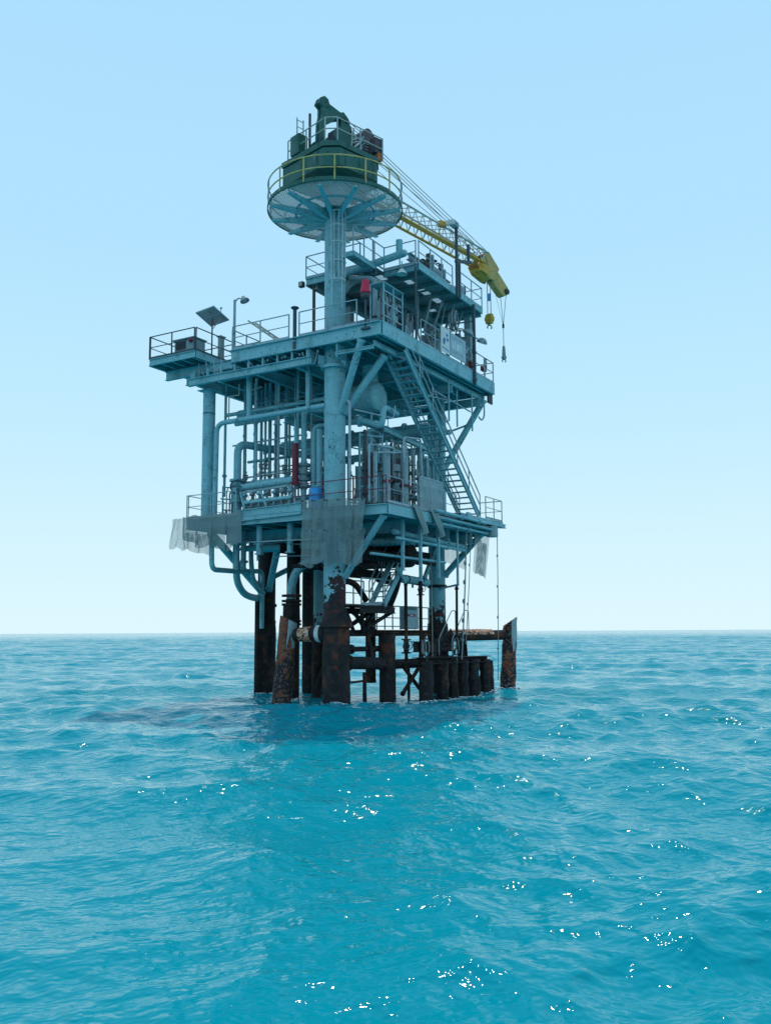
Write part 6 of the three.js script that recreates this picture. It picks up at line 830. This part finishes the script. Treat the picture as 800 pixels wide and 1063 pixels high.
{ const t = thing('hook_block', 'yellow main hook block hanging on blue-grey ropes from boom head', 'hook', bc(10.35, 18.6, 0).toArray()); for (const c of [-0.11, 0.11]) part(t, 'rope', cyl(bc(10.35, 19.2, c), bc(10.35, 21.05, c), 0.022, 0.022, 6), 'wire'); part(t, 'rope_clamp', cyl(bc(10.35, 20.0, 0), bc(10.35, 20.35, 0), 0.1, 0.1, 10), 'blue'); part(t, 'block', [bar(bc(10.35, 18.75, 0), bc(10.35, 19.25, 0), 0.22, 0.34, [B.x, 0, B.z]), cyl(bc(10.22, 19.0, 0), bc(10.48, 19.0, 0), 0.23, 0.23, 18)], 'yellow'); part(t, 'hook', new THREE.TorusGeometry(0.11, 0.032, 8, 18, 4.6).rotateZ(-0.8).rotateY(-0.9).translate(...bc(10.35, 18.56, 0).toArray()), 'dark'); }
{ const t = thing('whip_hook', 'small grey whip hook on a single wire from the boom tip', 'hook', bc(11.45, 16.9, 0).toArray()); part(t, 'rope', [cyl(bc(11.45, 17.75, 0), bc(11.45, 18.9, 0), 0.018, 0.018, 6), cyl(bc(11.45, 18.9, 0), bc(11.62, 20.6, 0.1), 0.016, 0.016, 6), cyl(bc(11.45, 18.9, 0), bc(11.4, 20.5, -0.1), 0.016, 0.016, 6), cyl(bc(11.45, 18.9, 0), bc(10.9, 20.4, 0), 0.008, 0.008, 6)], 'wire'); part(t, 'swivel', cyl(bc(11.45, 18.78, 0), bc(11.45, 18.98, 0), 0.06, 0.06, 10), 'dark'); part(t, 'weight', [cyl(bc(11.45, 17.3, 0), bc(11.45, 17.78, 0), 0.1, 0.07, 14), new THREE.SphereGeometry(0.14, 14, 10).translate(...bc(11.45, 17.18, 0).toArray())], 'paintGrey'); part(t, 'hook', new THREE.TorusGeometry(0.09, 0.028, 8, 18, 4.6).rotateZ(-0.8).rotateY(-0.9).translate(...bc(11.45, 16.98, 0).toArray()), 'dark'); }

// froth where the swell works round the piles
{ const spots = [[0.15, 0, 0.62], [-0.33, -2.6, 0.5], [3.33, 0.6, 0.4], [3.95, 2.2, 0.4], [5.6, 2.2, 0.3], [6.6, 2.2, 0.3], [7.7, 2.2, 0.3], [8.9, 2.2, 0.3], [10.2, 2.2, 0.3], [12.2, 2.5, 0.44], [1.9, -3.6, 0.4], [5.7, -8, 0.55], [4.4, -3.8, 0.4]];
  const g = new THREE.IcosahedronGeometry(1, 0), m = new THREE.MeshStandardMaterial({ name: 'froth', color: new THREE.Color().setRGB(0.8, 0.86, 0.88), roughness: 0.9 }), list = [];
  for (const [x, z, r] of spots) for (let k = 0; k < 44; k++) { const a = 2.62 + (rnd() + rnd() - 1) * 2.4, d = r + Math.pow(rnd(), 2) * 0.55, fx = x + d * Math.cos(a) - rnd() * 0.3, fz = z + d * Math.sin(a), sz = 0.014 + 0.055 * rnd() * rnd(); list.push(new THREE.Matrix4().compose(v(fx, seaAt(fx, fz) + 0.008, fz), new THREE.Quaternion().setFromAxisAngle(UPV, rnd() * 6.3), v(sz * (1 + 2.5 * rnd()), sz * 0.45, sz))); }
  const o = new THREE.InstancedMesh(g, m, list.length); list.forEach((q, i) => o.setMatrixAt(i, q)); o.name = 'sea_froth'; o.userData = { kind: 'stuff', label: 'small flecks of white froth on the sea round the piles', category: 'froth' }; o.castShadow = o.receiveShadow = true; scene.add(o); }

renderer.render(scene, camera);
